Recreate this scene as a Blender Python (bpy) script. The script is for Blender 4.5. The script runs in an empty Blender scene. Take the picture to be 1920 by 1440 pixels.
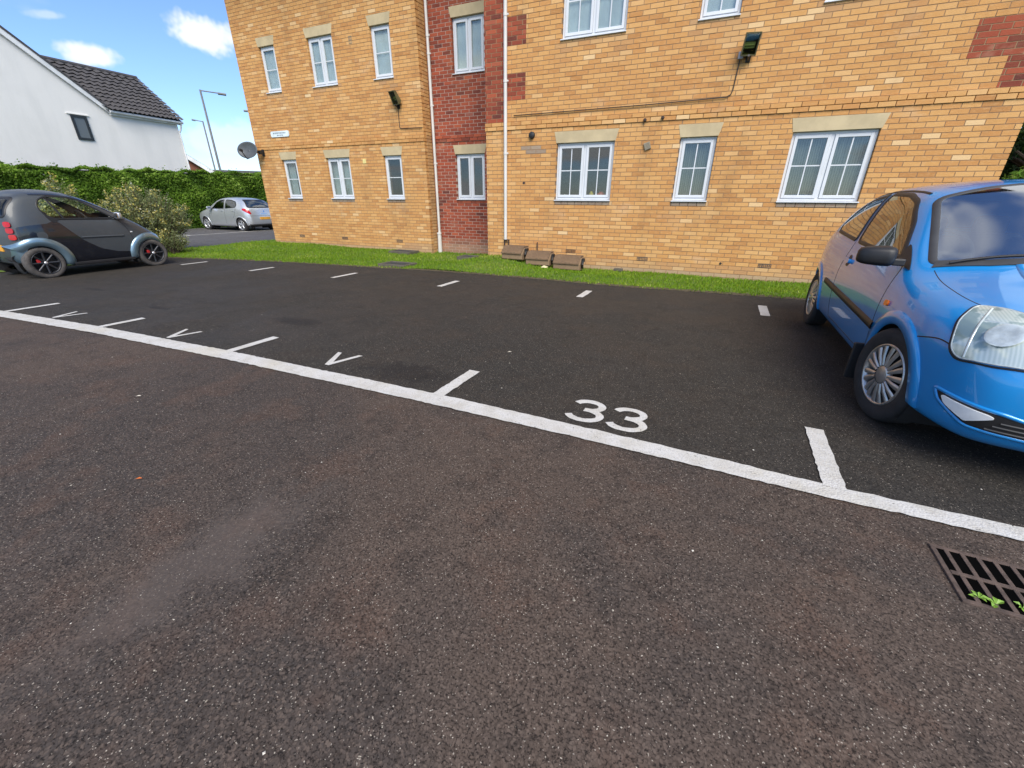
import bpy, bmesh, math, random
import numpy as np
from mathutils import Vector, Matrix, Euler
from mathutils.bvhtree import BVHTree
from mathutils.geometry import delaunay_2d_cdt

random.seed(7)
rng = np.random.default_rng(11)
SC = bpy.context.scene
COL = SC.collection
R = math.radians

# ------------------------------------------------------------------ camera
CAM_POS = (0.0, 0.0, 1.309)
YAW, PITCH, ROLL, FPX = R(-24.04), R(24.07), R(0.342), 776.4
cd = bpy.data.cameras.new('camera')
cam = bpy.data.objects.new('camera', cd)
COL.objects.link(cam)
fw0 = Vector((math.sin(YAW), math.cos(YAW), 0))
rt0 = Vector((math.cos(YAW), -math.sin(YAW), 0))
up0 = Vector((0, 0, 1))
fw = fw0 * math.cos(PITCH) - up0 * math.sin(PITCH)
upv = up0 * math.cos(PITCH) + fw0 * math.sin(PITCH)
rt = rt0 * math.cos(ROLL) + upv * math.sin(ROLL)
up2 = -rt0 * math.sin(ROLL) + upv * math.cos(ROLL)
M = Matrix.Identity(4)
for i in range(3):
    M[i][0], M[i][1], M[i][2], M[i][3] = rt[i], up2[i], -fw[i], CAM_POS[i]
cam.matrix_world = M
cd.sensor_fit = 'HORIZONTAL'
cd.sensor_width = 36.0
cd.lens = FPX / 1920 * 36.0
cd.clip_start = 0.05
cd.clip_end = 2000
SC.camera = cam
def skydir(px, py):
    return (fw * FPX + rt * (px - 960) - up2 * (py - 720)).normalized()
def project_px(P):
    d = Vector(P) - Vector(CAM_POS)
    z = d.dot(fw)
    if z < .1: return None
    return 960 + FPX * d.dot(rt) / z, 720 - FPX * d.dot(up2) / z

# ------------------------------------------------------------------ sky, sun, exposure
SUN_AZ, SUN_EL = R(148), R(46)          # azimuth clockwise from +Y: behind the camera, to its right
W = bpy.data.worlds.new('World')
SC.world = W
W.use_nodes = True
W.cycles.sampling_method = 'MANUAL'
W.cycles.sample_map_resolution = 512
nt = W.node_tree
nt.nodes.clear()
def wn(t, **k):
    n = nt.nodes.new(t)
    for a, b in k.items(): setattr(n, a, b)
    return n
wout = wn('ShaderNodeOutputWorld')
wbg = wn('ShaderNodeBackground')
wbg.inputs['Strength'].default_value = 0.112
sky = wn('ShaderNodeTexSky', sky_type='NISHITA')
sky.sun_disc = False
sky.sun_elevation = SUN_EL
sky.sun_rotation = SUN_AZ
sky.air_density = 1.0
sky.dust_density = 0.2
sky.ozone_density = 3.0
tc = wn('ShaderNodeTexCoord')
def wmath(op, a, b=None, c=None, clamp=False):
    n = wn('ShaderNodeMath', operation=op, use_clamp=clamp)
    for i, v in enumerate((a, b, c)):
        if v is None: continue
        if isinstance(v, (int, float)): n.inputs[i].default_value = v
        else: nt.links.new(v, n.inputs[i])
    return n.outputs[0]
def wdot(v):
    n = wn('ShaderNodeVectorMath', operation='DOT_PRODUCT')
    nt.links.new(tc.outputs['Generated'], n.inputs[0])
    n.inputs[1].default_value = v
    return n.outputs['Value']
def wnoise(scale, detail, rough, vec=None, dist=0.0):
    n = wn('ShaderNodeTexNoise')
    n.inputs['Scale'].default_value = scale
    n.inputs['Detail'].default_value = detail
    n.inputs['Roughness'].default_value = rough
    n.inputs['Distortion'].default_value = dist
    nt.links.new(vec if vec is not None else tc.outputs['Generated'], n.inputs['Vector'])
    return n.outputs['Fac']
nz = wmath('ADD', wmath('MULTIPLY', wnoise(9.0, 4.0, 0.6), .62), wmath('MULTIPLY', wnoise(26.0, 3.0, 0.65), .38))
# cloud deck over the whole dome: cumulus on a plane, thinning to the zenith
sep = wn('ShaderNodeSeparateXYZ'); nt.links.new(tc.outputs['Generated'], sep.inputs[0])
zz = wmath('ADD', wmath('MAXIMUM', sep.outputs['Z'], 0.0), 0.22)
cx = wmath('DIVIDE', sep.outputs['X'], zz); cy = wmath('DIVIDE', sep.outputs['Y'], zz)
cmb = wn('ShaderNodeCombineXYZ'); nt.links.new(cx, cmb.inputs[0]); nt.links.new(cy, cmb.inputs[1]); cmb.inputs[2].default_value = 17.7
deck = wnoise(1.15, 4.0, 0.56, vec=cmb.outputs[0])
mr = wn('ShaderNodeMapRange'); mr.interpolation_type = 'SMOOTHSTEP'
nt.links.new(deck, mr.inputs['Value'])
mr.inputs['From Min'].default_value = 0.50; mr.inputs['From Max'].default_value = 0.64
mask = mr.outputs[0]
def puff(px, py, rx, ry, amt=1.0, tilt=0.0):
    """A single cumulus: centre direction and angular half sizes given by where it stands in the sky."""
    global mask
    c = skydir(px, py)
    u = skydir(px + 40, py + 40 * tilt) - c
    u = (u - c * u.dot(c)).normalized()
    v = c.cross(u)
    ra = (skydir(px + rx, py) - c).length; rb = (skydir(px, py + ry) - c).length
    a = wmath('MULTIPLY', wdot(u), 1 / ra); b = wmath('MULTIPLY', wdot(v), 1 / rb)
    r2 = wmath('SQRT', wmath('ADD', wmath('MULTIPLY', a, a), wmath('MULTIPLY', b, b)))
    r2 = wmath('ADD', r2, wmath('MULTIPLY', wmath('SUBTRACT', nz, 0.5), 3.0))
    m = wn('ShaderNodeMapRange'); m.interpolation_type = 'SMOOTHSTEP'
    nt.links.new(r2, m.inputs['Value'])
    m.inputs['From Min'].default_value = 1.05; m.inputs['From Max'].default_value = 0.5
    m.inputs['To Min'].default_value = 0.0; m.inputs['To Max'].default_value = amt
    front = wmath('GREATER_THAN', wdot(c), 0.0)
    mask = wmath('MAXIMUM', mask, wmath('MULTIPLY', m.outputs[0], front))
puff(368, 62, 78, 40, 0.95, .12)
puff(172, 104, 66, 30, 0.9, .2)
puff(420, 262, 95, 34, 0.42, -.05)
puff(455, 300, 70, 22, 0.25, 0)
puff(90, 28, 40, 12, 0.35, .1)
ccol = wn('ShaderNodeMix', data_type='RGBA')
nt.links.new(mask, ccol.inputs['Factor'])
skyc = wn('ShaderNodeMix', data_type='RGBA', blend_type='MULTIPLY')
skyc.inputs['Factor'].default_value = 1.0
nt.links.new(sky.outputs[0], skyc.inputs[6])
skyc.inputs[7].default_value = (0.76, 0.87, 1.10, 1)
nt.links.new(skyc.outputs[2], ccol.inputs[6])
cc2 = wn('ShaderNodeMix', data_type='RGBA')
nt.links.new(nz, cc2.inputs['Factor'])
cc2.inputs[6].default_value = (4.6, 4.9, 5.3, 1)
cc2.inputs[7].default_value = (6.6, 6.7, 6.8, 1)
nt.links.new(cc2.outputs[2], ccol.inputs[7])
nt.links.new(ccol.outputs[2], wbg.inputs['Color'])
nt.links.new(wbg.outputs[0], wout.inputs[0])

sl = bpy.data.lights.new('sun', 'SUN')
sl.energy = 2.8
sl.angle = R(38)
sl.color = (1.0, 0.93, 0.83)
sun = bpy.data.objects.new('sun', sl)
COL.objects.link(sun)
sd = Vector((math.sin(SUN_AZ) * math.cos(SUN_EL), math.cos(SUN_AZ) * math.cos(SUN_EL), math.sin(SUN_EL)))
sun.rotation_euler = sd.to_track_quat('Z', 'Y').to_euler()
sun.location = (0, 0, 30)

SC.view_settings.view_transform = 'Standard'
SC.view_settings.look = 'None'
SC.view_settings.exposure = 0.8
SC.view_settings.gamma = 1.0
SC.view_settings.use_curve_mapping = False
SC.render.engine = 'CYCLES'
SC.cycles.use_denoising = True
SC.cycles.max_bounces = 6
SC.cycles.diffuse_bounces = 3
SC.cycles.glossy_bounces = 3
SC.cycles.transparent_max_bounces = 12

# ------------------------------------------------------------------ helpers: objects
def tag(o, label=None, cat=None, group=None, kind=None):
    if label: o['label'] = label
    if cat: o['category'] = cat
    if group: o['group'] = group
    if kind: o['kind'] = kind
    return o
def empty(name, loc=(0, 0, 0), rz=0.0):
    o = bpy.data.objects.new(name, None)
    o.location = loc; o.rotation_euler = (0, 0, rz)
    o.empty_display_size = .1
    COL.objects.link(o)
    return o
def link(name, me, mat=None, parent=None):
    o = bpy.data.objects.new(name, me)
    COL.objects.link(o)
    if mat is not None and len(me.materials) == 0: me.materials.append(mat)
    if parent is not None: o.parent = parent
    return o
class MB:
    def __init__(s): s.v = []; s.f = []
    def add(s, vs, fs):
        n = len(s.v); s.v += [tuple(v) for v in vs]; s.f += [tuple(i + n for i in f) for f in fs]; return s
    def box(s, x0, x1, y0, y1, z0, z1):
        return s.add([(x0, y0, z0), (x1, y0, z0), (x1, y1, z0), (x0, y1, z0), (x0, y0, z1), (x1, y0, z1), (x1, y1, z1), (x0, y1, z1)],
                     [(0, 3, 2, 1), (4, 5, 6, 7), (0, 1, 5, 4), (1, 2, 6, 5), (2, 3, 7, 6), (3, 0, 4, 7)])
    def obox(s, c, ux, uy, uz):
        c, ux, uy, uz = map(Vector, (c, ux, uy, uz))
        return s.add([c - ux - uy - uz, c + ux - uy - uz, c + ux + uy - uz, c - ux + uy - uz, c - ux - uy + uz, c + ux - uy + uz, c + ux + uy + uz, c - ux + uy + uz],
                     [(0, 3, 2, 1), (4, 5, 6, 7), (0, 1, 5, 4), (1, 2, 6, 5), (2, 3, 7, 6), (3, 0, 4, 7)])
    def prism(s, poly, y0, y1):
        """outline in x,z extruded along y"""
        n = len(poly)
        return s.add([(x, y0, z) for x, z in poly] + [(x, y1, z) for x, z in poly],
                     [tuple(range(n)), tuple(range(2 * n - 1, n - 1, -1))] + [(i, i + n, (i + 1) % n + n, (i + 1) % n) for i in range(n)])
    def tube(s, path, r, n=8, cap=True):
        path = [Vector(p) for p in path]
        rs = r if isinstance(r, (list, tuple)) else [r] * len(path)
        base = len(s.v)
        ref = None
        for i, p in enumerate(path):
            t = (path[min(i + 1, len(path) - 1)] - path[max(i - 1, 0)]).normalized()
            if ref is None:
                ref = t.orthogonal().normalized()
            ref = (ref - t * ref.dot(t)).normalized()
            b = t.cross(ref)
            for k in range(n):
                a = 2 * math.pi * k / n
                s.v.append(tuple(p + (ref * math.cos(a) + b * math.sin(a)) * rs[i]))
        for i in range(len(path) - 1):
            for k in range(n):
                s.f.append((base + i * n + k, base + i * n + (k + 1) % n, base + (i + 1) * n + (k + 1) % n, base + (i + 1) * n + k))
        if cap:
            e = base + (len(path) - 1) * n
            c0 = len(s.v); s.v += s.v[base:base + n]; s.f.append(tuple(c0 + k for k in range(n - 1, -1, -1)))
            c1 = len(s.v); s.v += s.v[e:e + n]; s.f.append(tuple(c1 + k for k in range(n)))
        return s
    def lathe(s, prof, n=32, axis='y', c=(0, 0, 0), closed=False):
        """prof: (radius, along) pairs turned about an axis through c"""
        base = len(s.v)
        for r, h in prof:
            for k in range(n):
                a = 2 * math.pi * k / n
                if axis == 'y': p = (c[0] + r * math.cos(a), c[1] + h, c[2] + r * math.sin(a))
                elif axis == 'z': p = (c[0] + r * math.cos(a), c[1] + r * math.sin(a), c[2] + h)
                else: p = (c[0] + h, c[1] + r * math.cos(a), c[2] + r * math.sin(a))
                s.v.append(p)
        m = len(prof)
        for i in range(m if closed else m - 1):
            j = (i + 1) % m
            for k in range(n):
                s.f.append((base + i * n + k, base + i * n + (k + 1) % n, base + j * n + (k + 1) % n, base + j * n + k))
        return s
    def mesh(s, name='m', smooth=False):
        me = bpy.data.meshes.new(name)
        me.from_pydata(s.v, [], s.f)
        bm = bmesh.new(); bm.from_mesh(me)
        bmesh.ops.recalc_face_normals(bm, faces=bm.faces)
        bm.to_mesh(me); bm.free()
        if smooth: me.polygons.foreach_set('use_smooth', [True] * len(me.polygons))
        me.update()
        return me
    def build(s, name, mat, parent=None, smooth=False, bevel=0.0):
        o = link(name, s.mesh(name, smooth), mat, parent)
        if bevel:
            m = o.modifiers.new('bevel', 'BEVEL'); m.width = bevel; m.segments = 2; m.limit_method = 'ANGLE'; m.angle_limit = R(40)
        return o

# ------------------------------------------------------------------ helpers: materials
MATS = {}
class NT:
    def __init__(s, name):
        s.m = bpy.data.materials.new(name); s.m.use_nodes = True
        s.t = s.m.node_tree; s.t.nodes.clear()
        s.out = s.t.nodes.new('ShaderNodeOutputMaterial')
        s.b = s.t.nodes.new('ShaderNodeBsdfPrincipled')
        s.t.links.new(s.b.outputs[0], s.out.inputs[0])
        MATS[name] = s.m
    def n(s, t, ins=None, **k):
        nd = s.t.nodes.new(t)
        for a, b in k.items(): setattr(nd, a, b)
        for a, b in (ins or {}).items(): s.set(nd.inputs[a], b)
        return nd
    def set(s, sock, v):
        if isinstance(v, bpy.types.NodeSocket): s.t.links.new(v, sock)
        elif isinstance(v, (tuple, list)) and sock.type == 'RGBA' and len(v) == 3: sock.default_value = (*v, 1)
        else: sock.default_value = v
    def bs(s, **k):
        for a, b in k.items(): s.set(s.b.inputs[a.replace('_', ' ')], b)
        return s
    def pos(s): return s.n('ShaderNodeNewGeometry').outputs['Position']
    def obj(s): return s.n('ShaderNodeTexCoord').outputs['Object']
    def noise(s, vec, scale, detail=4, rough=.55, dist=0):
        return s.n('ShaderNodeTexNoise', {'Vector': vec, 'Scale': scale, 'Detail': detail, 'Roughness': rough, 'Distortion': dist}).outputs['Fac']
    def mp(s, vec, scale=(1, 1, 1), rot=(0, 0, 0), loc=(0, 0, 0)):
        return s.n('ShaderNodeMapping', {'Vector': vec, 'Scale': scale, 'Rotation': rot, 'Location': loc}).outputs[0]
    def math(s, op, a, b=0.0, clamp=False):
        return s.n('ShaderNodeMath', {0: a, 1: b}, operation=op, use_clamp=clamp).outputs[0]
    def mr(s, v, a, b, c=0.0, d=1.0, smooth=True):
        nd = s.n('ShaderNodeMapRange', {'Value': v, 'From Min': a, 'From Max': b, 'To Min': c, 'To Max': d})
        if smooth: nd.interpolation_type = 'SMOOTHSTEP'
        return nd.outputs[0]
    def mix(s, f, a, b, blend='MIX'):
        nd = s.n('ShaderNodeMix', data_type='RGBA', blend_type=blend)
        s.set(nd.inputs['Factor'], f); s.set(nd.inputs[6], a); s.set(nd.inputs[7], b)
        return nd.outputs[2]
    def ramp(s, f, stops):
        nd = s.n('ShaderNodeValToRGB', {'Fac': f})
        e = nd.color_ramp.elements
        while len(e) > 1: e.remove(e[-1])
        e[0].position = stops[0][0]; e[0].color = (*stops[0][1], 1)
        for p_, c in stops[1:]:
            x = e.new(p_); x.color = (*c, 1)
        return nd.outputs['Color']
    def bump(s, h, strength=.5, dist=.01, normal=None):
        nd = s.n('ShaderNodeBump', {'Height': h, 'Strength': strength, 'Distance': dist})
        if normal is not None: s.set(nd.inputs['Normal'], normal)
        return nd.outputs[0]
def plain(name, col, rough=.5, metal=0.0, var=.12, scale=6.0, bump=0.0, **k):
    t = NT(name)
    p_ = t.obj()
    nz_ = t.noise(p_, scale, 5, .6)
    c = t.mix(t.mr(nz_, .3, .7), tuple(x * (1 - var) for x in col), tuple(min(1, x * (1 + var)) for x in col))
    t.bs(Base_Color=c, Roughness=rough, Metallic=metal, **k)
    if bump: t.bs(Normal=t.bump(t.noise(p_, scale * 8, 6, .65), bump, .01))
    return t.m
def glass(name, tint=(.75, .85, .85), refl=1.0, clear=.75, rough=0.0):
    """thin sheet: reflects by Fresnel, lets the rest through"""
    t = NT(name)
    t.t.nodes.remove(t.b)
    fc = t.n('ShaderNodeLayerWeight', {'Blend': .5}).outputs['Facing']      # Schlick, the same from both sides
    f = t.math('ADD', t.math('MULTIPLY', t.math('POWER', fc, 5.0), .9), .07 * refl, True)
    tr = t.n('ShaderNodeBsdfTransparent', {'Color': tuple(c * clear for c in tint)})
    gl = t.n('ShaderNodeBsdfGlossy', {'Color': (1, 1, 1), 'Roughness': rough})
    mx = t.n('ShaderNodeMixShader', {0: f, 1: tr.outputs[0], 2: gl.outputs[0]})
    t.t.links.new(mx.outputs[0], t.out.inputs[0])
    return t.m

# ------------------------------------------------------------------ ground heights
def gz(x): return .0114 * min(max(x, -13.0), 4.0) + .005

def mat_asphalt(name, base, alt, stone, patch, fleck, rough, bumpd, worn=True):
    t = NT(name)
    p_ = t.pos()
    wob = t.n('ShaderNodeTexNoise', {'Vector': p_, 'Scale': 60.0, 'Detail': 0.0})
    pv = t.n('ShaderNodeVectorMath', {0: p_, 1: t.n('ShaderNodeVectorMath', {0: wob.outputs['Color'], 'Scale': .012}, operation='SCALE').outputs[0]}, operation='ADD').outputs[0]
    v1 = t.n('ShaderNodeTexVoronoi', {'Vector': pv, 'Scale': 120.0, 'Randomness': 1.0})
    v2 = t.n('ShaderNodeTexVoronoi', {'Vector': pv, 'Scale': 210.0, 'Randomness': 1.0})
    big = t.noise(p_, .55, 3, .6, .6)
    mid = t.noise(p_, 2.6, 4, .62)
    fine = t.noise(p_, 34, 3, .7)
    c = t.mix(t.mr(big, .42, .62), base, alt)
    c = t.mix(t.math('MULTIPLY', t.mr(mid, .48, .66), .5), c, patch)
    c = t.mix(t.math('MULTIPLY', t.mr(t.noise(p_, 6.5, 3, .65), .48, .68), .55), c, tuple(x * .55 for x in alt))
    # every stone its own tone
    sp = t.n('ShaderNodeSeparateColor', {0: v1.outputs['Color']})
    c = t.mix(t.math('MULTIPLY', t.mr(sp.outputs[0], .35, 1.0), .55), c, stone)
    dk = t.mr(v1.outputs['Distance'], .4, .8)
    c = t.mix(t.math('MULTIPLY', dk, .5), c, tuple(x * .25 for x in base))
    c = t.mix(t.math('MULTIPLY', t.mr(fine, .4, .7), .3), c, tuple(x * .5 for x in base))
    sp2 = t.n('ShaderNodeSeparateColor', {0: v2.outputs['Color']})
    fl = t.math('MULTIPLY', t.math('GREATER_THAN', sp2.outputs[1], fleck), t.math('LESS_THAN', v2.outputs['Distance'], .42))
    c = t.mix(fl, c, t.mix(sp2.outputs[0], (.22, .19, .16), (.42, .37, .30)))
    pit = t.mr(t.noise(p_, 120, 3, .75), .33, .45)
    c = t.mix(t.math('MULTIPLY', t.math('SUBTRACT', 1.0, pit), .55), c, tuple(x * .16 for x in base))
    h = t.math('ADD', t.math('MULTIPLY', sp.outputs[0], .55), pit)
    damp = t.noise(p_, .8, 2, .55)
    rr = t.mr(damp, .4, .65, rough - .12, rough + .08)
    t.bs(Base_Color=c, Roughness=rr, Specular_IOR_Level=.22, Normal=t.bump(h, 1.0, bumpd))
    return t, c, h, p_, rr

# the road in front of the bays: worn, brownish, open textured, one smooth silted hollow
t, c, h, p_, rr = mat_asphalt('asphalt_worn', (.098, .072, .056), (.060, .050, .044), (.148, .112, .089), (.122, .072, .050), .952, .9, .006)
q = t.mp(p_, loc=(1.62, -.62, 0))
q = t.mp(q, rot=(0, 0, R(14)), scale=(4.4, 1.9, 0))
rad = t.n('ShaderNodeVectorMath', {0: q}, operation='LENGTH').outputs['Value']
rad = t.math('ADD', rad, t.math('MULTIPLY', t.math('SUBTRACT', t.noise(p_, 7, 3, .65), .5), 1.7))
q2 = t.mp(t.mp(p_, loc=(2.35, -.15, 0)), rot=(0, 0, R(30)), scale=(3.0, 2.4, 0))
rad2 = t.math('ADD', t.n('ShaderNodeVectorMath', {0: q2}, operation='LENGTH').outputs['Value'], t.math('MULTIPLY', t.math('SUBTRACT', t.noise(p_, 8, 3, .65), .45), 2.2))
silt = t.math('MAXIMUM', t.mr(rad, 1.25, .35), t.math('MULTIPLY', t.mr(rad2, 1.0, .3), .35))
c2 = t.mix(t.math('MULTIPLY', silt, .52), c, t.mix(t.noise(p_, 12, 4, .6), (.086, .068, .057), (.102, .082, .069)))
hh = t.math('MULTIPLY', h, t.math('SUBTRACT', 1.0, t.math('MULTIPLY', silt, .9)))
t.bs(Base_Color=c2, Normal=t.bump(hh, 1.0, .006), Roughness=t.mix(silt, (.82,) * 3, (.66,) * 3))
# the bays: newer, closer, darker
t, c, h, p_, rr = mat_asphalt('asphalt_bays', (.040, .036, .031), (.046, .040, .034), (.084, .075, .062), (.056, .042, .031), .965, .82, .004)
for (sx, sy, a_, b_) in ((-9.13, 3.47, .33, .07), (-6.66, 3.1, .22, .06), (-4.3, 3.35, .4, .16), (-2.1, 2.55, .5, .2)):
    q = t.mp(t.mp(p_, loc=(-sx, -sy, 0)), rot=(0, 0, R(-8)), scale=(1 / a_, 1 / b_, 0))
    rd = t.math('ADD', t.n('ShaderNodeVectorMath', {0: q}, operation='LENGTH').outputs['Value'], t.math('MULTIPLY', t.math('SUBTRACT', t.noise(p_, 9, 2, .6), .5), 1.4))
    c = t.mix(t.math('MULTIPLY', t.mr(rd, 1.2, .4), .5), c, (.009, .009, .010))
t.bs(Base_Color=c)
mat_asphalt('asphalt_road', (.135, .13, .13), (.12, .113, .112), (.16, .155, .15), (.09, .085, .084), .99, .8, .004)

def mat_paint():
    t = NT('road_paint')
    p_ = t.pos()
    n1 = t.noise(p_, 120, 4, .7); n2 = t.noise(p_, 9, 5, .6); n3 = t.noise(p_, 2.0, 4, .6)
    v = t.n('ShaderNodeTexVoronoi', {'Vector': p_, 'Scale': 95.0})
    c = t.mix(t.mr(n2, .35, .7), (.56, .55, .52), (.48, .46, .41))
    c = t.mix(t.math('MULTIPLY', t.mr(n3, .5, .7), .35), c, (.52, .47, .33))
    c = t.mix(t.math('MULTIPLY', t.mr(v.outputs['Distance'], .45, .8), .35), c, (.33, .32, .3))
    t.bs(Base_Color=c, Roughness=.65, Normal=t.bump(t.math('ADD', n1, t.math('MULTIPLY', v.outputs['Distance'], -.8)), .6, .006))
    worn = t.math('ADD', t.math('MULTIPLY', n1, .55), t.math('MULTIPLY', t.noise(p_, 26, 4, .7), .45))
    hole = t.math('GREATER_THAN', worn, .615)
    tr = t.n('ShaderNodeBsdfTransparent')
    mx = t.n('ShaderNodeMixShader', {0: hole, 1: t.b.outputs[0], 2: tr.outputs[0]})
    t.t.links.new(mx.outputs[0], t.out.inputs[0])
mat_paint()

def mat_soil():
    t = NT('lawn_soil')
    p_ = t.pos()
    c = t.mix(t.mr(t.noise(p_, 1.6, 5, .6), .35, .65), (.08, .15, .015), (.13, .19, .022))
    c = t.mix(t.math('MULTIPLY', t.mr(t.noise(p_, 40, 4, .7), .5, .75), .6), c, (.035, .05, .012))
    t.bs(Base_Color=c, Roughness=.95, Normal=t.bump(t.noise(p_, 60, 5, .7), .8, .03))
mat_soil()
def mat_blade(name, a, b, c_):
    t = NT(name)
    at = t.n('ShaderNodeAttribute', attribute_name='rnd').outputs['Fac']
    col = t.ramp(at, [(0, a), (.55, b), (.93, c_), (1, tuple(min(.5, x * 1.5 + .06) for x in c_))])
    t.bs(Base_Color=col, Roughness=.6, Specular_IOR_Level=.25)
    tl = t.n('ShaderNodeBsdfTranslucent', {'Color': col})
    mx = t.n('ShaderNodeMixShader', {0: .35, 1: t.b.outputs[0], 2: tl.outputs[0]})
    t.t.links.new(mx.outputs[0], t.out.inputs[0])
    return t.m
mat_blade('grass_blade', (.10, .20, .010), (.16, .29, .012), (.25, .34, .025))

def sheet(name, x0, x1, y0, y1, dz, mat, nx=60, ny=2, edge0=None, edge1=None, parent=None):
    """ground sheet between two boundary curves y=edge0(x), y=edge1(x)"""
    m = MB(); xs = np.linspace(x0, x1, nx + 1)
    for i, x in enumerate(xs):
        a = edge0(x) if edge0 else y0; b = edge1(x) if edge1 else y1
        for j in range(ny + 1):
            m.v.append((x, a + (b - a) * j / ny, gz(x) + dz))
    for i in range(nx):
        for j in range(ny):
            k = i * (ny + 1) + j
            m.f.append((k, k + ny + 1, k + ny + 2, k + 1))
    return m.build(name, MATS[mat], parent)
g = MB().add([(-900, -900, -.42), (900, -900, -.42), (900, 900, -.42), (-900, 900, -.42)], [(0, 1, 2, 3)]).build('ground', MATS['lawn_soil'])
tag(g, 'green ground running out to the horizon', 'ground', kind='structure')
NEAR = [(-40, 2.0), (-12, 2.0), (-7.965, 2.02), (-5.969, 2.115), (-3.761, 2.15), (-1.613, 2.139), (-.62, 2.113), (.137, 2.082), (.75, 2.058), (1.41, 2.055), (4, 2.05), (14, 2.05)]
FAR = [(-40, 2.17), (-12, 2.17), (-8.413, 2.17), (-6.348, 2.275), (-4.036, 2.315), (-1.536, 2.292), (-.667, 2.255), (.131, 2.212), (.834, 2.168), (1.458, 2.158), (4, 2.15), (14, 2.15)]
EDGE = [(-15, 6.2), (-12.5, 6.62), (-11.35, 6.84), (-9.36, 7.1), (-7.43, 7.2), (-6.26, 7.25), (-5.2, 7.32), (-3.97, 7.31), (-2.8, 7.24), (-1.78, 7.12), (-.88, 7.08), (-.07, 7.1), (1.41, 7.08), (14, 7.05)]
def curve(tab):
    xs = [a for a, b in tab]; ys = [b for a, b in tab]
    return lambda x: float(np.interp(x, xs, ys))
near_e, far_e, edge_e = curve(NEAR), curve(FAR), curve(EDGE)
road = sheet('car_park_road', -40, 14, -14, 5, 0, 'asphalt_worn')
tag(road, 'worn brown asphalt in front of the painted line', 'road', kind='structure')
bays = sheet('parking_bays', -13.2, 14, 2, 7, .004, 'asphalt_bays', nx=110, ny=2, edge0=lambda x: near_e(x) + .03, edge1=edge_e)
tag(bays, 'dark asphalt parking bays between painted line and lawn', 'parking bays', kind='structure')
acc = sheet('access_road', -30, -14.45, -14, 60, .006, 'asphalt_road', nx=4, ny=8)
tag(acc, 'lighter grey access road running past the hedge', 'road', kind='structure')

# painted markings, children of the bays
def rough_quad_strip(name, left, right, z, parent, jit=.004):
    m = MB()
    for a, b in zip(left, right):
        ja, jb = random.gauss(0, jit), random.gauss(0, jit)
        m.v.append((a[0], a[1] + ja, gz(a[0]) + z)); m.v.append((b[0], b[1] + jb, gz(b[0]) + z))
    for i in range(len(left) - 1):
        m.f.append((2 * i, 2 * i + 1, 2 * i + 3, 2 * i + 2))
    return m.build(name, MATS['road_paint'], parent)
xs = np.arange(-9.6, 6.0, .035)
rough_quad_strip('bay_front_line', [(x, near_e(x)) for x in xs], [(x, far_e(x)) for x in xs], .009, bays, .0028)
def stroke(name, a, b, w, z, parent, jit=.0019, taper=1.0):
    a, b = Vector((*a, 0)), Vector((*b, 0)); d = (b - a); L = d.length; d /= L; nrm = Vector((-d.y, d.x, 0))
    n = max(2, int(L / .03)); m = MB()
    for i in range(n + 1):
        p_ = a + d * L * i / n; ww = w / 2 * (1 + (taper - 1) * i / n)
        l_ = p_ + nrm * (ww + random.gauss(0, jit)); r_ = p_ - nrm * (ww + random.gauss(0, jit))
        m.v += [(l_.x, l_.y, gz(l_.x) + z), (r_.x, r_.y, gz(r_.x) + z)]
    for i in range(n): m.f.append((2 * i, 2 * i + 1, 2 * i + 3, 2 * i + 2))
    return m.build(name, MATS['road_paint'], parent)
TX = [-8.29, -6.2, -3.99, -1.61, .778]
for x in TX: stroke('bay_tick', (x, far_e(x) - .02), (x + .02, 2.80 if x > -5 else 2.70), .098, .0105, bays)
for x, y0_, y1_ in ((-10.96, 5.84, 6.42), (-8.59, 5.82, 6.37), (-6.32, 5.84, 6.46), (-3.97, 5.88, 6.45), (-1.585, 5.97, 6.49), (.80, 5.80, 6.39)):
    stroke('bay_tick', (x, y0_), (x + .015, y1_), .104, .009, bays, .002)
for (ax, ay), (bx, by), (cx_, cy_) in (((-2.846, 2.41), (-2.98, 2.70), (-2.742, 2.715)), ((-5.016, 2.33), (-5.16, 2.61), (-4.92, 2.62)), ((-7.275, 2.262), (-7.39, 2.545), (-7.175, 2.56))):
    m = MB(); w_ = .023; zz_ = gz(ax) + .009
    poly = [(ax - w_, ay), (ax + w_, ay), (cx_ + w_, cy_), (cx_ - w_, cy_), (ax, ay + .075), (bx + w_, by), (bx - w_, by)]
    m.add([(x, y, zz_) for x, y in poly], [(0, 1, 4), (1, 2, 3, 4), (0, 4, 5, 6)])
    m.build('bay_letter', MATS['road_paint'], bays)
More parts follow.
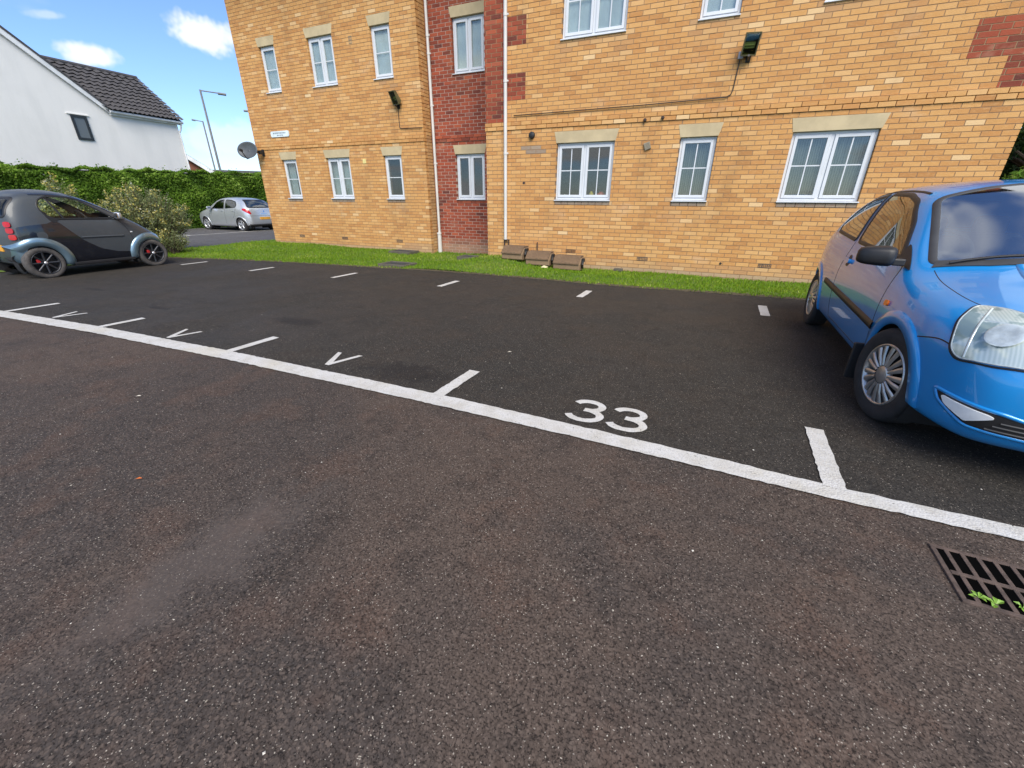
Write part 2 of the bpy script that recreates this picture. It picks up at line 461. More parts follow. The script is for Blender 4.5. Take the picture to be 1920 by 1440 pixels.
def digit3(ox, oy, w, h, sw):
    """the figure 3 as one ribbon along its stroke"""
    c1 = (ox + w * .47, oy + h * .73); c2 = (ox + w * .47, oy + h * .275)
    pts = []
    for a in np.linspace(165, -80, 18): pts.append((c1[0] + w * .36 * math.cos(R(a)), c1[1] + h * .21 * math.sin(R(a))))
    pts.append((ox + w * .40, oy + h * .52)); ia = len(pts)
    path2 = [(ox + w * .40, oy + h * .52)]
    for a in np.linspace(85, -165, 20): path2.append((c2[0] + w * .42 * math.cos(R(a)), c2[1] + h * .235 * math.sin(R(a))))
    m = MB()
    for path, dz in ((pts, .009), (path2, .0105)):
        base = len(m.v)
        for i, (x, y) in enumerate(path):
            a = path[max(i - 1, 0)]; b = path[min(i + 1, len(path) - 1)]
            d = Vector((b[0] - a[0], b[1] - a[1])).normalized()
            k = sw / 2 + random.gauss(0, .0012)
            m.v += [(x - d.y * k, y + d.x * k, gz(x) + dz), (x + d.y * k, y - d.x * k, gz(x) + dz)]
        for i in range(len(path) - 1): m.f.append((base + 2 * i, base + 2 * i + 1, base + 2 * i + 3, base + 2 * i + 2))
    return m.build('bay_number', MATS['road_paint'], bays)
digit3(-.668, 2.318, .25, .315, .05)
digit3(-.392, 2.305, .25, .315, .05)

# access road markings and its kerb
m = MB(); m.add([(-19.55, y, gz(-19.5) + .012) for y in (-14, 60)] + [(-19.43, y, gz(-19.5) + .012) for y in (60, -14)], [(0, 1, 2, 3)])
m.build('bay_front_line', MATS['road_paint'], acc)
for y in (8.6, 11.1, 13.6, 16.1):
    m = MB(); m.add([(-19.55, y - .05, gz(-20) + .012), (-20.1, y - .05, gz(-20) + .012), (-20.1, y + .05, gz(-20) + .012), (-19.55, y + .05, gz(-20) + .012)], [(0, 1, 2, 3)])
    m.build('bay_tick', MATS['road_paint'], acc)

# lawn
LEFT_EDGE = curve([(2.0, -13.2), (6.2, -13.15), (7.0, -14.2), (7.5, -14.15), (8.1, -14.0), (9.1, -13.8), (10.4, -13.65), (13, -13.5), (22, -13.4)])
def lawn_z(x, y):
    e = edge_e(x)
    s = min(max((y - e) / (9.2 - e), 0), 1) if y > e else 0
    z = gz(x) * (1 - s) + (-.094 if x > -8 else -.094 + (-8 - x) * .010) * s
    z += .17 * math.exp(-((x + 4.4) / .9) ** 2 - ((y - 8.9) / 1.1) ** 2) + .05 * math.exp(-((x + 3.0) / 2.2) ** 2 - ((y - 7.9) / .5) ** 2)
    return z + .018 * math.sin(x * 2.1) * math.sin(y * 2.7)
m = MB(); NX, NY = 150, 26
lx = np.linspace(0, 1, NX + 1)
for i in range(NX + 1):
    for j in range(NY + 1):
        tt = j / NY
        x = -14.6 + (14 + 14.6) * lx[i]
        y = edge_e(x) + (10.8 - edge_e(x)) * tt
        if x < LEFT_EDGE(y): x2 = LEFT_EDGE(y)
        else: x2 = x
        m.v.append((x2, y, lawn_z(x2, y) + .012))
for i in range(NX):
    for j in range(NY):
        k = i * (NY + 1) + j
        vs = [m.v[k], m.v[k + NY + 1], m.v[k + NY + 2], m.v[k + 1]]
        if len({(round(v[0], 4), round(v[1], 4)) for v in vs}) == 4: m.f.append((k, k + NY + 1, k + NY + 2, k + 1))
m.add([(-14, 10.7, -.16), (-13.15, 10.7, -.16), (-13.15, 22, -.17), (-13.4, 22, -.17)], [(0, 1, 2, 3)])
lawn = m.build('lawn', MATS['lawn_soil'], smooth=True)
tag(lawn, 'green lawn strip along the foot of the brick building', 'lawn', kind='structure')
# planted island beyond the last bay
m = MB(); n = 24
for i in range(n + 1):
    y = -2 + 9.6 * i / n
    m.v += [(-14.6, y, -.13), (-13.9, y, -.05), (-13.2, y, -.125)]
for i in range(n):
    for j in range(2):
        k = i * 3 + j; m.f.append((k, k + 1, k + 4, k + 3))
isl = m.build('planting_bed', MATS['lawn_soil'], smooth=True)
tag(isl, 'grassy planting bed between the end bay and access road', 'planting bed', kind='structure')

# grass blades
def blades(name, pts, hmin, hmax, wid, parent=None):
    n = len(pts); P = np.array(pts)
    a = rng.uniform(0, 2 * math.pi, n); hgt = rng.uniform(hmin, hmax, n); lean = rng.normal(0, .35, (n, 2)) * hgt[:, None]
    wx = np.cos(a) * wid; wy = np.sin(a) * wid
    v = np.zeros((n, 4, 3))
    v[:, 0] = P + np.stack([-wx, -wy, 0 * wx], 1); v[:, 1] = P + np.stack([wx, wy, 0 * wx], 1)
    mid = P + np.stack([lean[:, 0] * .35, lean[:, 1] * .35, hgt * .6], 1)
    tip = P + np.stack([lean[:, 0], lean[:, 1], hgt], 1)
    v[:, 2] = mid + np.stack([wx * .7, wy * .7, 0 * wx], 1); v[:, 3] = tip
    V = v.reshape(-1, 3)
    me = bpy.data.meshes.new(name)
    b = np.arange(n) * 4
    F = np.stack([np.stack([b, b + 1, b + 2], 1), np.stack([b, b + 2, b + 3], 1)], 1).reshape(-1, 3)
    me.vertices.add(len(V)); me.vertices.foreach_set('co', V.ravel())
    me.loops.add(F.size); me.loops.foreach_set('vertex_index', F.ravel())
    me.polygons.add(len(F)); me.polygons.foreach_set('loop_start', np.arange(len(F)) * 3); me.polygons.foreach_set('loop_total', np.full(len(F), 3))
    me.polygons.foreach_set('use_smooth', np.zeros(len(F), bool)); me.update(calc_edges=True)
    at = me.attributes.new('rnd', 'FLOAT', 'POINT')
    patch = .5 + .5 * np.sin(P[:, 0] * 1.7 + 2 * np.sin(P[:, 1] * 1.3)) * np.cos(P[:, 1] * 2.3 + P[:, 0] * .6)
    rr_ = np.clip(rng.uniform(0, 1, n) * .7 + patch * .36, 0, 1)
    dry = np.exp(-((P[:, 0] + 5.0) / 1.3) ** 2 - ((P[:, 1] - 9.3) / .7) ** 2) * .75 + .12 * (patch < .25)
    rr_ = np.where(rng.uniform(0, 1, n) < dry, rng.uniform(.93, 1.0, n), rr_)
    at.data.foreach_set('value', np.repeat(rr_, 4))
    return link(name, me, MATS['grass_blade'], parent)
pts = []
for _ in range(70000):
    x = random.uniform(-14.2, 4.2); e = edge_e(x)
    y = e + (10.5 - e) * random.random()
    if x < LEFT_EDGE(y) + .02: continue
    if x > -4.76 and y > 9.22: continue
    if x < -6.97 and x > -13.2 and y > 10.1: continue
    if random.random() < .03: y = e - abs(random.gauss(0, .03))
    pts.append((x, y, lawn_z(x, y) + .008))
for _ in range(9000):
    x = random.uniform(-14.5, -13.25); y = random.uniform(0, 7.4)
    pts.append((x, y, -.09))
for _ in range(2500):
    x = random.uniform(-13.6, -13.2); y = random.uniform(10, 16)
    pts.append((x, y, -.165))
pts = [q for q in pts if not (-6.3 < q[0] < -3.9 and q[1] > 8.5 and random.random() < .45)]
gr = blades('grass', pts, .02, .055, .007)
tag(gr, 'short green grass growing on the lawn by the building', 'grass', kind='stuff')

# crumbling soil edge where the lawn meets the asphalt
t = NT('edge_soil'); p_ = t.pos(); n_ = t.noise(p_, 40, 4, .7)
t.bs(Base_Color=t.mix(n_, (.035, .026, .016), (.12, .095, .05)), Roughness=.95, Normal=t.bump(n_, .8, .02))
m = MB(); xs = np.arange(-13.0, 4.6, .04)
for x in xs:
    e = edge_e(x); w0, w1 = .035 + abs(random.gauss(0, .022)), .05
    m.v += [(x, e - w0, gz(x) + .0065), (x, e, gz(x) + .02 + random.uniform(0, .012)), (x, e + w1, gz(x) + .012)]
for i in range(len(xs) - 1):
    for j in range(2): k = 3 * i + j; m.f.append((k, k + 3, k + 4, k + 1))
m.build('soil_edge', MATS['edge_soil'], lawn)

# ------------------------------------------------------------------ brick building
SILL = 1.278
def cz(c): return SILL + .075 * c
def mat_brick():
    t = NT('brick')
    at = t.n('ShaderNodeAttribute', attribute_name='brick')      # x: tone 0..1, y: kind, z: stain
    s_ = t.n('ShaderNodeSeparateXYZ', {0: at.outputs['Vector']})
    p_ = t.pos()
    tone = s_.outputs[0]
    yel = t.ramp(tone, [(0, (.42, .20, .07)), (.18, (.51, .245, .084)), (.5, (.58, .305, .106)), (.72, (.62, .345, .13)), (.86, (.66, .40, .175)), (1, (.74, .54, .30))])
    red = t.ramp(tone, [(0, (.10, .035, .030)), (.25, (.22, .05, .030)), (.6, (.32, .072, .038)), (.85, (.39, .095, .046)), (1, (.22, .095, .075))])
    gry = t.ramp(tone, [(0, (.26, .20, .15)), (1, (.36, .28, .2))])
    k = s_.outputs[1]
    c = t.mix(t.math('GREATER_THAN', k, .5), yel, red)
    c = t.mix(t.math('GREATER_THAN', k, 1.5), c, gry)
    n1 = t.noise(t.mp(p_, scale=(14, 14, 40)), 1.0, 5, .65)
    n2 = t.noise(p_, 90, 4, .7)
    n3 = t.noise(t.mp(p_, scale=(1.3, 1.3, .35)), 1.0, 4, .65)
    c = t.mix(t.math('MULTIPLY', t.mr(n1, .45, .75), .38), c, t.mix(t.math('GREATER_THAN', k, .5), (.66, .42, .19), (.30, .10, .06)))
    c = t.mix(t.math('MULTIPLY', t.mr(n2, .5, .8), .35), c, (.22, .12, .05))
    c = t.mix(t.math('MULTIPLY', t.mr(n3, .5, .72), .26), c, (.19, .115, .055))
    n4 = t.noise(t.mp(p_, scale=(.9, .9, 1.6)), 1.4, 4, .6)
    c = t.mix(t.math('MULTIPLY', t.mr(n4, .58, .78), .35), c, (.68, .52, .34))
    c = t.mix(s_.outputs[2], c, t.mix(n1, (.46, .36, .25), (.30, .22, .13)))
    t.bs(Base_Color=c, Roughness=.88, Specular_IOR_Level=.2, Normal=t.bump(t.math('ADD', n2, t.math('MULTIPLY', n1, .6)), .45, .006))
mat_brick()
def mat_mortar(name, col):
    t = NT(name); p_ = t.pos()
    c = t.mix(t.noise(p_, 3, 5, .6), tuple(x * .75 for x in col), tuple(x * 1.2 for x in col))
    t.bs(Base_Color=c, Roughness=.95, Normal=t.bump(t.noise(p_, 120, 3, .6), .4, .004))
mat_mortar('mortar_buff', (.30, .185, .10))
mat_mortar('mortar_pale', (.44, .32, .25))
plain('lintel_stone', (.49, .395, .235), .85, var=.12, scale=2.5, bump=.12)
plain('upvc', (.62, .64, .66), .32, var=.03)
plain('upvc_pipe', (.62, .60, .56), .4, var=.06, scale=3)
plain('dark_plastic', (.018, .018, .018), .5)
plain('air_brick', (.06, .058, .058), .8, scale=30)
plain('room_dark', (.03, .025, .02), .9)
plain('flashing', (.2, .2, .2), .6)
plain('blind_blue', (.66, .70, .70), .8, scale=2)
plain('curtain_white', (.42, .46, .46), .85, scale=3)
def mat_blind():
    t = NT('blind_green'); p_ = t.pos()
    w = t.n('ShaderNodeTexWave', {'Vector': p_, 'Scale': 9.0, 'Distortion': 2.0, 'Detail': 3.0}, wave_type='BANDS', bands_direction='X').outputs['Fac']
    t.bs(Base_Color=t.mix(w, (.075, .08, .065), (.17, .175, .14)), Roughness=.8)
mat_blind()
glass('window_glass', (.9, .94, .93), .95, .9)

bld = empty('apartment_building', (-4.5, 9.22, -.1))
tag(bld, 'buff brick apartment block with a recessed red brick strip and white windows', 'building')
BO = Vector(bld.location)
def bpart(m, name, mat, parent=None, smooth=False, bevel=0.0):
    """mesh given in world coordinates, hung on the building (or a part of it, whose origin is the building's)"""
    m.v = [(x - BO.x, y - BO.y, z - BO.z) for x, y, z in m.v]
    return m.build(name, MATS[mat] if isinstance(mat, str) else mat, parent or bld, smooth, bevel)

BR = []      # all bricks: x0,x1,y_face,z0,z1,kind,stain,axis
GAP = .0042
def lay(x0, x1, yf, c0, c1, openings, split, kindf, axis='x'):
    for c in range(c0, c1):
        za, zb = cz(c) + GAP, cz(c + 1) - GAP
        cuts = sorted({x0, x1} | {x for o in openings for x in (o[0], o[1]) if o[3] > c and o[2] < c + 1} | {x for x in split(c) if x0 < x < x1})
        for a, b in zip(cuts, cuts[1:]):
            lo, hi = za, zb
            mid = (a + b) / 2
            for o in openings:
                if o[0] < mid < o[1]:
                    zo, zp = cz(o[2]), cz(o[3])
                    if zo < hi and zp > lo:
                        if zo <= lo + .012 and zp >= hi - .012: lo = hi
                        elif zo > lo: hi = min(hi, zo)
                        else: lo = max(lo, zp)
            if hi - lo < .014: continue
            off = (.1125 if c % 2 else 0.0)
            k = math.floor((a - off) / .225)
            first = True
            gp = GAP * 1.35 if kindf(mid, c)[0] == 1 else GAP
            while True:
                p0 = k * .225 + off; p1 = p0 + .225; k += 1
                if p0 >= b: break
                q0 = max(p0 + gp, a + (0 if a not in split(c) else GAP * .5)); q1 = min(p1 - gp, b)
                if q1 - q0 < .012: continue
                kd, st = kindf((q0 + q1) / 2, c)
                BR.append((q0, q1, yf, lo, hi, kd, st, axis))
        # end of course
DR, DL_, DM = 9.22, 10.10, 10.45
CB, CT = -20, 88
# windows: x0, x1, bottom course, top course, style, dressing
WR = [(-3.142, -1.966, 0, 14.3, 'geo2', 'open'), (-.773, -.157, 0, 14.3, 'geo1', 'green'), (.991, 2.169, 0, 14.3, 'geo2', 'green'),
      (-3.145, -1.955, 36.5, 50.9, 'geo2', 'blue'), (-.76, -.15, 36.5, 50.9, 'geo1', 'blue'), (.991, 2.169, 36.5, 50.9, 'geo2', 'blue')]
WL = [(-12.19, -11.59, 0, 14.3, 'bar1', 'curtain'), (-10.39, -9.52, 0, 14.3, 'bar2', 'curtain'), (-8.33, -7.735, 0, 14.3, 'bar1', 'open'),
      (-12.24, -11.645, 36.5, 50.9, 'bar1', 'blue'), (-10.43, -9.56, 36.5, 50.9, 'bar2', 'blue'), (-8.345, -7.745, 36.5, 50.9, 'bar1', 'blue')]
WM = [(-6.29, -5.45, 0, 14.3, 'two', 'open'), (-6.25, -5.41, 36.5, 50.9, 'two', 'blue')]
def op(ws): return [(a, b, c0 - (1.0 if c0 == 0 else 0.0), c1 + 2.75) for a, b, c0, c1, *_ in ws]
XA, XB = -4.76, 3.79
def qsplit(c):
    if c < 20: return ()
    ph = (c - 25) % 12
    w = .9 if ph < 6 else .45
    return (XA + w, XB - w)
def sill_grime(ws, x, c):
    s_ = 0.0
    for a, b, c0, *_ in ws:
        k = math.floor(c0) - c
        if 0 <= k < 7 and a - .08 < x < b + .08 and (k < 2 or min(abs(x - a), abs(x - b)) < .2): s_ = max(s_, random.uniform(.1, .42) * (1 - k / 7))
    return s_
def kind_right(x, c):
    st = sill_grime(WR, x, c)
    if c <= -18: st = .8
    elif c <= -16: st = .18 + .2 * random.random()
    if c >= 20:
        s_ = qsplit(c)
        if x < s_[0] or x > s_[1]: return 1, 0
    if abs(x + 3.62) < .24 and c in (12, 13): return 2, .1
    return 0, st
def kind_left(x, c):
    st = sill_grime(WL, x, c)
    if c <= -18: st = .6
    elif c <= -17: st = .15
    if x > -7.9 and c < -15: st = max(st, .3 + .2 * random.random())
    return 0, st
def kind_mid(x, c):
    return 1, (.55 if c < -15 else (.25 if c < -13 else 0))
lay(XA, XB, DR, CB, 18, op(WR), lambda c: (), kind_right)
lay(XA - .012, XB + .012, DR - .02, 18, 20, [], lambda c: (), lambda x, c: (0, 0))
lay(XA, XB, DR, 20, CT, op(WR), qsplit, kind_right)
lay(-13.2, -6.97, DL_, CB, 18, op(WL), lambda c: (), kind_left)
lay(-13.212, -6.958, DL_ - .02, 18, 20, [], lambda c: (), lambda x, c: (0, 0))
lay(-13.2, -6.97, DL_, 20, CT, op(WL), lambda c: (), kind_left)
lay(-6.97, XA, DM, CB, 18, op(WM), lambda c: (), kind_mid)
lay(-6.97, XA, DM - .02, 18, 20, [], lambda c: (), lambda x, c: (1, 0))
lay(-6.97, XA, DM, 20, CT, op(WM), lambda c: (), kind_mid)
# the return of the left block, facing the red strip
lay(DL_ + .112, DM - .002, -6.97, CB, CT, [], lambda c: (), lambda x, c: (0, .25 if c < 20 else .1), axis='y')
# soldier tiles under the ground floor sills
for ws, yf in ((WR, DR), (WL, DL_), (WM, DM)):
    for a, b, c0, c1, *_ in ws:
        if c0 != 0: continue
        n = max(2, round((b - a) / .15))
        for i in range(n):
            BR.append((a + (b - a) * i / n + .003, a + (b - a) * (i + 1) / n - .003, yf + .004, cz(-1) + .004, cz(0) - .004, 2 if yf != DM else 1, .05, 'x'))
def brick_mesh(lst, name):
    n = len(lst)
    V = np.zeros((n, 8, 3)); A = np.zeros((n, 3))
    for i, (a, b, yf, lo, hi, kd, st, ax) in enumerate(lst):
        j = random.gauss(0, .0009); e = .0014
        if ax == 'x':
            y0, y1 = yf + j, yf + .105
            V[i] = [(a + e, y0, lo + e), (b - e, y0, lo + e), (b - e, y0, hi - e), (a + e, y0, hi - e), (a, y1, lo), (b, y1, lo), (b, y1, hi), (a, y1, hi)]
        else:
            x0, x1 = yf + j, yf - .105
            V[i] = [(x0, a + e, lo + e), (x0, b - e, lo + e), (x0, b - e, hi - e), (x0, a + e, hi - e), (x1, a, lo), (x1, b, lo), (x1, b, hi), (x1, a, hi)]
        A[i] = (min(1, max(0, random.betavariate(2.2, 2.6))), kd, st)
    return V, A
FQ = np.array([(0, 1, 2, 3), (0, 4, 5, 1), (1, 5, 6, 2), (2, 6, 7, 3), (3, 7, 4, 0)])
def brick_obj(name, V, A, parent, off=(0, 0, 0)):
    n = len(V)
    me = bpy.data.meshes.new(name)
    co = (V - np.array(off)).reshape(-1, 3)
    F = (FQ[None] + (np.arange(n) * 8)[:, None, None]).reshape(-1, 4)
    me.vertices.add(len(co)); me.vertices.foreach_set('co', co.ravel())
    me.loops.add(F.size); me.loops.foreach_set('vertex_index', F.ravel())
    me.polygons.add(len(F)); me.polygons.foreach_set('loop_start', np.arange(len(F)) * 4); me.polygons.foreach_set('loop_total', np.full(len(F), 4))
    me.polygons.foreach_set('use_smooth', np.zeros(len(F), bool)); me.update(calc_edges=True)
    at = me.attributes.new('brick', 'FLOAT_VECTOR', 'POINT')
    at.data.foreach_set('vector', np.repeat(A, 8, axis=0).ravel())
    me.validate()
    return link(name, me, MATS['brick'], parent)
V_, A_ = brick_mesh(BR, 'b')
# the 300 bricks that show largest stand alone, the rest is one body of brickwork
size = []
for i, v in enumerate(V_):
    pts_ = [project_px(v[k]) for k in range(4)]
    if any(q is None or q[0] < -5 or q[0] > 1925 or q[1] < -5 or q[1] > 1445 for q in pts_): size.append(0); continue
    ar = 0
    for k in range(4):
        ar += pts_[k][0] * pts_[(k + 1) % 4][1] - pts_[(k + 1) % 4][0] * pts_[k][1]
    cx_ = sum(q[0] for q in pts_) / 4; cy_ = sum(q[1] for q in pts_) / 4
    hid = (cx_ > 1560 and cy_ > 345 + max(0, (1760 - cx_)) * .35)
    size.append(0 if hid or BR[i][7] == 'y' else abs(ar) / 2)
order = np.argsort(-np.array(size))
single = set(order[:300].tolist())
rest = np.array([i for i in range(len(BR)) if i not in single])
wk = brick_obj('brickwork', V_[rest], A_[rest], bld, tuple(BO)); tag(wk, kind='stuff')
cache = {}
for i in sorted(single):
    a, b, yf, lo, hi, kd, st, ax = BR[i]
    key = (round(b - a, 3), round(hi - lo, 3), kd, round(A_[i][0] * 12), round(st, 1))
    if key not in cache:
        o = brick_obj('brick', V_[i:i + 1], A_[i:i + 1], bld, (a, yf, lo)); cache[key] = o.data
    else:
        o = link('brick', cache[key], None, bld)
    o.location = (a - BO.x, yf - BO.y, lo - BO.z)

# the wall behind the bricks, pierced for the windows
def wall_core(x0, x1, yf, ws, mat, name='wall', th=.28):
    m = MB(); d = .004
    zb, zt = cz(CB), cz(CT)
    hs = [(a - .006, b + .006, cz(c0 - (1.0 if c0 == 0 else 0)) - .004, cz(c1) + .03) for a, b, c0, c1, *_ in ws]
    xs_ = sorted({x0, x1} | {v for h_ in hs for v in h_[:2]})
    for a, b in zip(xs_, xs_[1:]):
        if b - a < 1e-4: continue
        mid = (a + b) / 2; spans = sorted((h_[2], h_[3]) for h_ in hs if h_[0] < mid < h_[1])
        z = zb
        for s0, s1 in spans:
            m.box(a, b, yf + d, yf + th, z, s0); z = s1
        m.box(a, b, yf + d, yf + th, z, zt)
    return bpart(m, name, mat)
wall_core(XA + .012, XB - .012, DR, WR, 'mortar_buff')
wall_core(-13.188, -6.982, DL_, WL, 'mortar_buff')
wall_core(-6.982, XA + .012, DM, WM, 'mortar_pale')
m = MB()
m.box(-7.05, -6.9815, DL_ + .29, DM + .2, cz(CB), cz(CT))           # behind the return
m.box(XA + .012, XA + .08, DR + .29, DM + .2, cz(CB), cz(CT))
m.box(XB - .25, XB - .012, DR + .29, 17, cz(CB), cz(CT))
m.box(-13.188, -12.95, DL_ + .29, 17, cz(CB), cz(CT))
m.box(-13.188, XB - .012, 17.003, 17.2, cz(CB), cz(CT))
bpart(m, 'wall', 'mortar_buff')
m = MB(); m.box(-12.94, XB - .26, 10.9, 16.99, cz(31), cz(33)); m.box(-12.94, XB - .26, 12.4, 12.5, cz(-20), cz(CT)); bpart(m, 'partition', 'room_dark')
plain('room_wall', (.06, .05, .032), .9)
# roof
plain('roof_tile_brown', (.11, .075, .06), .85, scale=8)
m = MB(); zt = cz(CT)
m.add([(-13.6, 8.8, zt), (4.2, 8.8, zt), (4.2, 17.6, zt), (-13.6, 17.6, zt), (-9, 13.2, zt + 2.6), (-.4, 13.2, zt + 2.6)],
      [(0, 1, 5, 4), (1, 2, 5), (2, 3, 4, 5), (3, 0, 4), (0, 3, 2, 1)])
bpart(m, 'roof', 'roof_tile_brown')

# windows
BLIND = {'blue': 'blind_blue', 'green': 'blind_green', 'curtain': 'curtain_white'}
def ring(m, x0, x1, z0, z1, w, y0, y1, wb=None):
    wb = wb or w
    m.box(x0, x0 + w, y0, y1, z0, z1); m.box(x1 - w, x1, y0, y1, z0, z1)
    m.box(x0 + w, x1 - w, y0, y1, z0, z0 + wb); m.box(x0 + w, x1 - w, y0, y1, z1 - w, z1)
def window(x0, x1, c0, c1, style, dress, yf):
    z0, z1 = cz(c0) + (.0 if c0 == 0 else 0), cz(c1)
    fy = yf + .062
    e = .004
    fm = MB(); ring(fm, x0 + e, x1 - e, z0 + .028, z1 - e, .042, fy, fy + .06)
    n = 2 if style in ('geo2', 'bar2', 'two') else 1
    if n == 2: fm.box((x0 + x1) / 2 - .024, (x0 + x1) / 2 + .024, fy + .002, fy + .058, z0 + .07, z1 - .046)
    win = bpart(fm, 'window', 'upvc', bevel=.004)
    sm = MB(); sm.add([(x0 - .012, yf - .028, z0 + .002), (x1 + .012, yf - .028, z0 + .002), (x1 + .012, yf - .028, z0 + .02), (x0 - .012, yf - .028, z0 + .02),
                       (x0 + e, fy + .05, z0 + .002), (x1 - e, fy + .05, z0 + .002), (x1 - e, fy + .05, z0 + .0275), (x0 + e, fy + .05, z0 + .0275)],
                      [(0, 1, 2, 3), (3, 2, 6, 7), (0, 4, 5, 1), (0, 3, 7, 4), (1, 5, 6, 2), (4, 7, 6, 5)])
    bpart(sm, 'sill', 'upvc', win, bevel=.003)
    w_ = (x1 - x0 - .084 - 2 * e - (.048 if n == 2 else 0)) / n
    for i in range(n):
        a = x0 + e + .042 + i * (w_ + .048); b = a + w_
        za, zb = z0 + .07, z1 - .046
        cm = MB(); ring(cm, a + .002, b - .002, za + .002, zb - .002, .047, fy - .014, fy + .04)
        bpart(cm, 'casement', 'upvc', win, bevel=.004)
        pm = MB(); pm.box(a + .045, b - .045, fy + .012, fy + .018, za + .045, zb - .045)
        bpart(pm, 'pane', 'window_glass', win)
        ga, gb, gza, gzb = a + .049, b - .049, za + .049, zb - .049
        gm = MB()
        zmid = gza + (gzb - gza) * (.53 if style.startswith('geo') else .5)
        if style != 'two':
            gm.box(ga, gb, fy + .006, fy + .011, zmid - .009, zmid + .009)
        if style.startswith('geo'):
            gm.box((ga + gb) / 2 - .009, (ga + gb) / 2 + .009, fy + .0045, fy + .0105, gza, gzb)
        if gm.v: bpart(gm, 'glazing_bar', 'upvc', win)
        if dress in BLIND:
            bm_ = MB(); ns = 16
            lo_ = za + .0
            top = zb
            for k in range(ns + 1):
                xx = a - .01 + (b - a + .02) * k / ns
                yy = fy + (.045 if dress == 'blue' else .09) + (.018 * math.sin(k * 2.4) if dress != 'blue' else .003 * math.sin(k))
                bm_.v += [(xx, yy, lo_), (xx, yy, top)]
            for k in range(ns): bm_.f.append((2 * k, 2 * k + 2, 2 * k + 3, 2 * k + 1))
            if dress == 'curtain':     # drawn partly back: a gap
                bm_.f = [f for k, f in enumerate(bm_.f) if k < 10 or k > 13]
            bpart(bm_, 'blind', BLIND[dress], win, smooth=True)
    if dress == 'open':
        # room seen through the glass: pale side wall, a worktop, odds and ends on the sill
        rm = MB(); rm.box(x0 - .6, x1 + .9, fy + 1.9, fy + 1.95, z0 - 1.2, z1 + .3)
        bpart(rm, 'room_wall', 'room_wall', win)
        tm = MB(); tm.box(x0 - .1, x1 + .1, fy + .10, fy + .34, z0 + .02, z0 + .06)
        bpart(tm, 'inner_sill', 'curtain_white', win)
    # lintel with splayed ends
    lm = MB(); lz0, lz1 = z1, z1 + .0725 * 2.78
    lm.prism([(x0 - .012, lz0), (x1 + .012, lz0), (x1 + .062, lz1), (x0 - .062, lz1)], yf - .005, yf + .16)
    bpart(lm, 'lintel', 'lintel_stone', bevel=.004)
    return win
for ws, yf in ((WR, DR), (WL, DL_), (WM, DM)):
    for w_ in ws: window(*w_, yf)
# things on the kitchen sill
plain('yellow_plastic', (.55, .42, .02), .4); plain('red_plastic', (.5, .08, .05), .4); plain('cream_box', (.6, .55, .42), .6)
for x, w_, h_, mt, nm, lb in ((-2.43, .045, .13, 'yellow_plastic', 'washing_bottle', 'yellow bottle on the sill inside the kitchen window'), (-2.22, .09, .12, 'red_plastic', 'red_tub', 'red tub on the sill inside the kitchen window'),
                   (-2.08, .05, .09, 'cream_box', 'small_carton', 'small cream carton at the right end of kitchen sill'), (-3.02, .04, .07, 'cream_box', 'small_jar', 'small pale jar at the left end of kitchen sill')):
    m = MB(); m.lathe([(.0, 0), (w_, 0), (w_, h_ * .7), (w_ * .45, h_ * .85), (w_ * .45, h_), (0, h_)], 12, 'z')
    o = m.build(nm, MATS[mt], smooth=True); o.location = (x, DR + .30, cz(0) + .0605)
    tag(o, lb, nm.split('_')[-1])

# downpipes
def downpipe(x, y, z0, z1, r, shoe):
    m = MB(); m.tube([(x, y, z0), (x, y, z1)], r, 16)
    o = bpart(m, 'downpipe', 'upvc_pipe', smooth=True)
    for z in (z0 + 1.72, z0 + 3.0, z0 + 4.05, z0 + 4.4):
        b_ = MB(); b_.tube([(x, y, z), (x, y, z + .05)], r * 1.16, 16); b_.box(x + r * .5, x + r * 1.9, y - .012, y + .012, z + .012, z + .038)
        bpart(b_, 'pipe_clip', 'upvc_pipe', o)
    return o
p1 = downpipe(-6.87, DM - .075, .40, cz(CT) - .1, .034, True)
m = MB(); m.tube([(-6.87, DM - .09, -.09), (-6.87, DM - .09, .42)], [.06, .052], 16); m.tube([(-6.87, DM - .09, .40), (-6.87, DM - .09, .45)], .062, 16)
bpart(m, 'pipe_socket', 'upvc_pipe', p1)
p2 = downpipe(-4.275, DR - .052, .456, cz(CT) - .1, .036, False)
m = MB(); m.box(-4.32, -4.30, DR - .05, DR - .01, .13, .46); m.box(-4.215, -4.195, DR - .05, DR - .01, .19, .45); m.box(-4.31, -4.2, DR - .055, DR - .03, .43, .452)
plain('rusty_metal', (.055, .035, .028), .9)
bpart(m, 'pipe_bracket', 'rusty_metal', p2)

# air bricks, vents, little wall fittings
def grille(x, z, w_, h_, yf, mat='air_brick', name='air_brick'):
    m = MB(); y0, y1 = yf - .006, yf + .03
    m.box(x - w_ / 2, x + w_ / 2, y0 + .012, y1, z - h_ / 2, z + h_ / 2)
    ring(m, x - w_ / 2, x + w_ / 2, z - h_ / 2, z + h_ / 2, .008, y0, y0 + .014)
    n = int(w_ / .03)
    for i in range(1, n): m.box(x - w_ / 2 + w_ * i / n - .004, x - w_ / 2 + w_ * i / n + .004, y0 + .001, y0 + .013, z - h_ / 2, z + h_ / 2)
    m.box(x - w_ / 2, x + w_ / 2, y0 + .002, y0 + .0135, z - .004, z + .004)
    return bpart(m, name, mat)
for x, z, yf in ((-1.176, cz(-14.5), DR), (1.051, cz(-14.5), DR), (-11.907, cz(-14.5), DL_), (-10.109, cz(-14.5), DL_), (-8.057, cz(-14.5), DL_)): grille(x, z, .215, .066, yf)
plain('air_brick_brown', (.045, .028, .022), .8); grille(-2.718, cz(-13.5), .215, .066, DR, 'air_brick_brown')
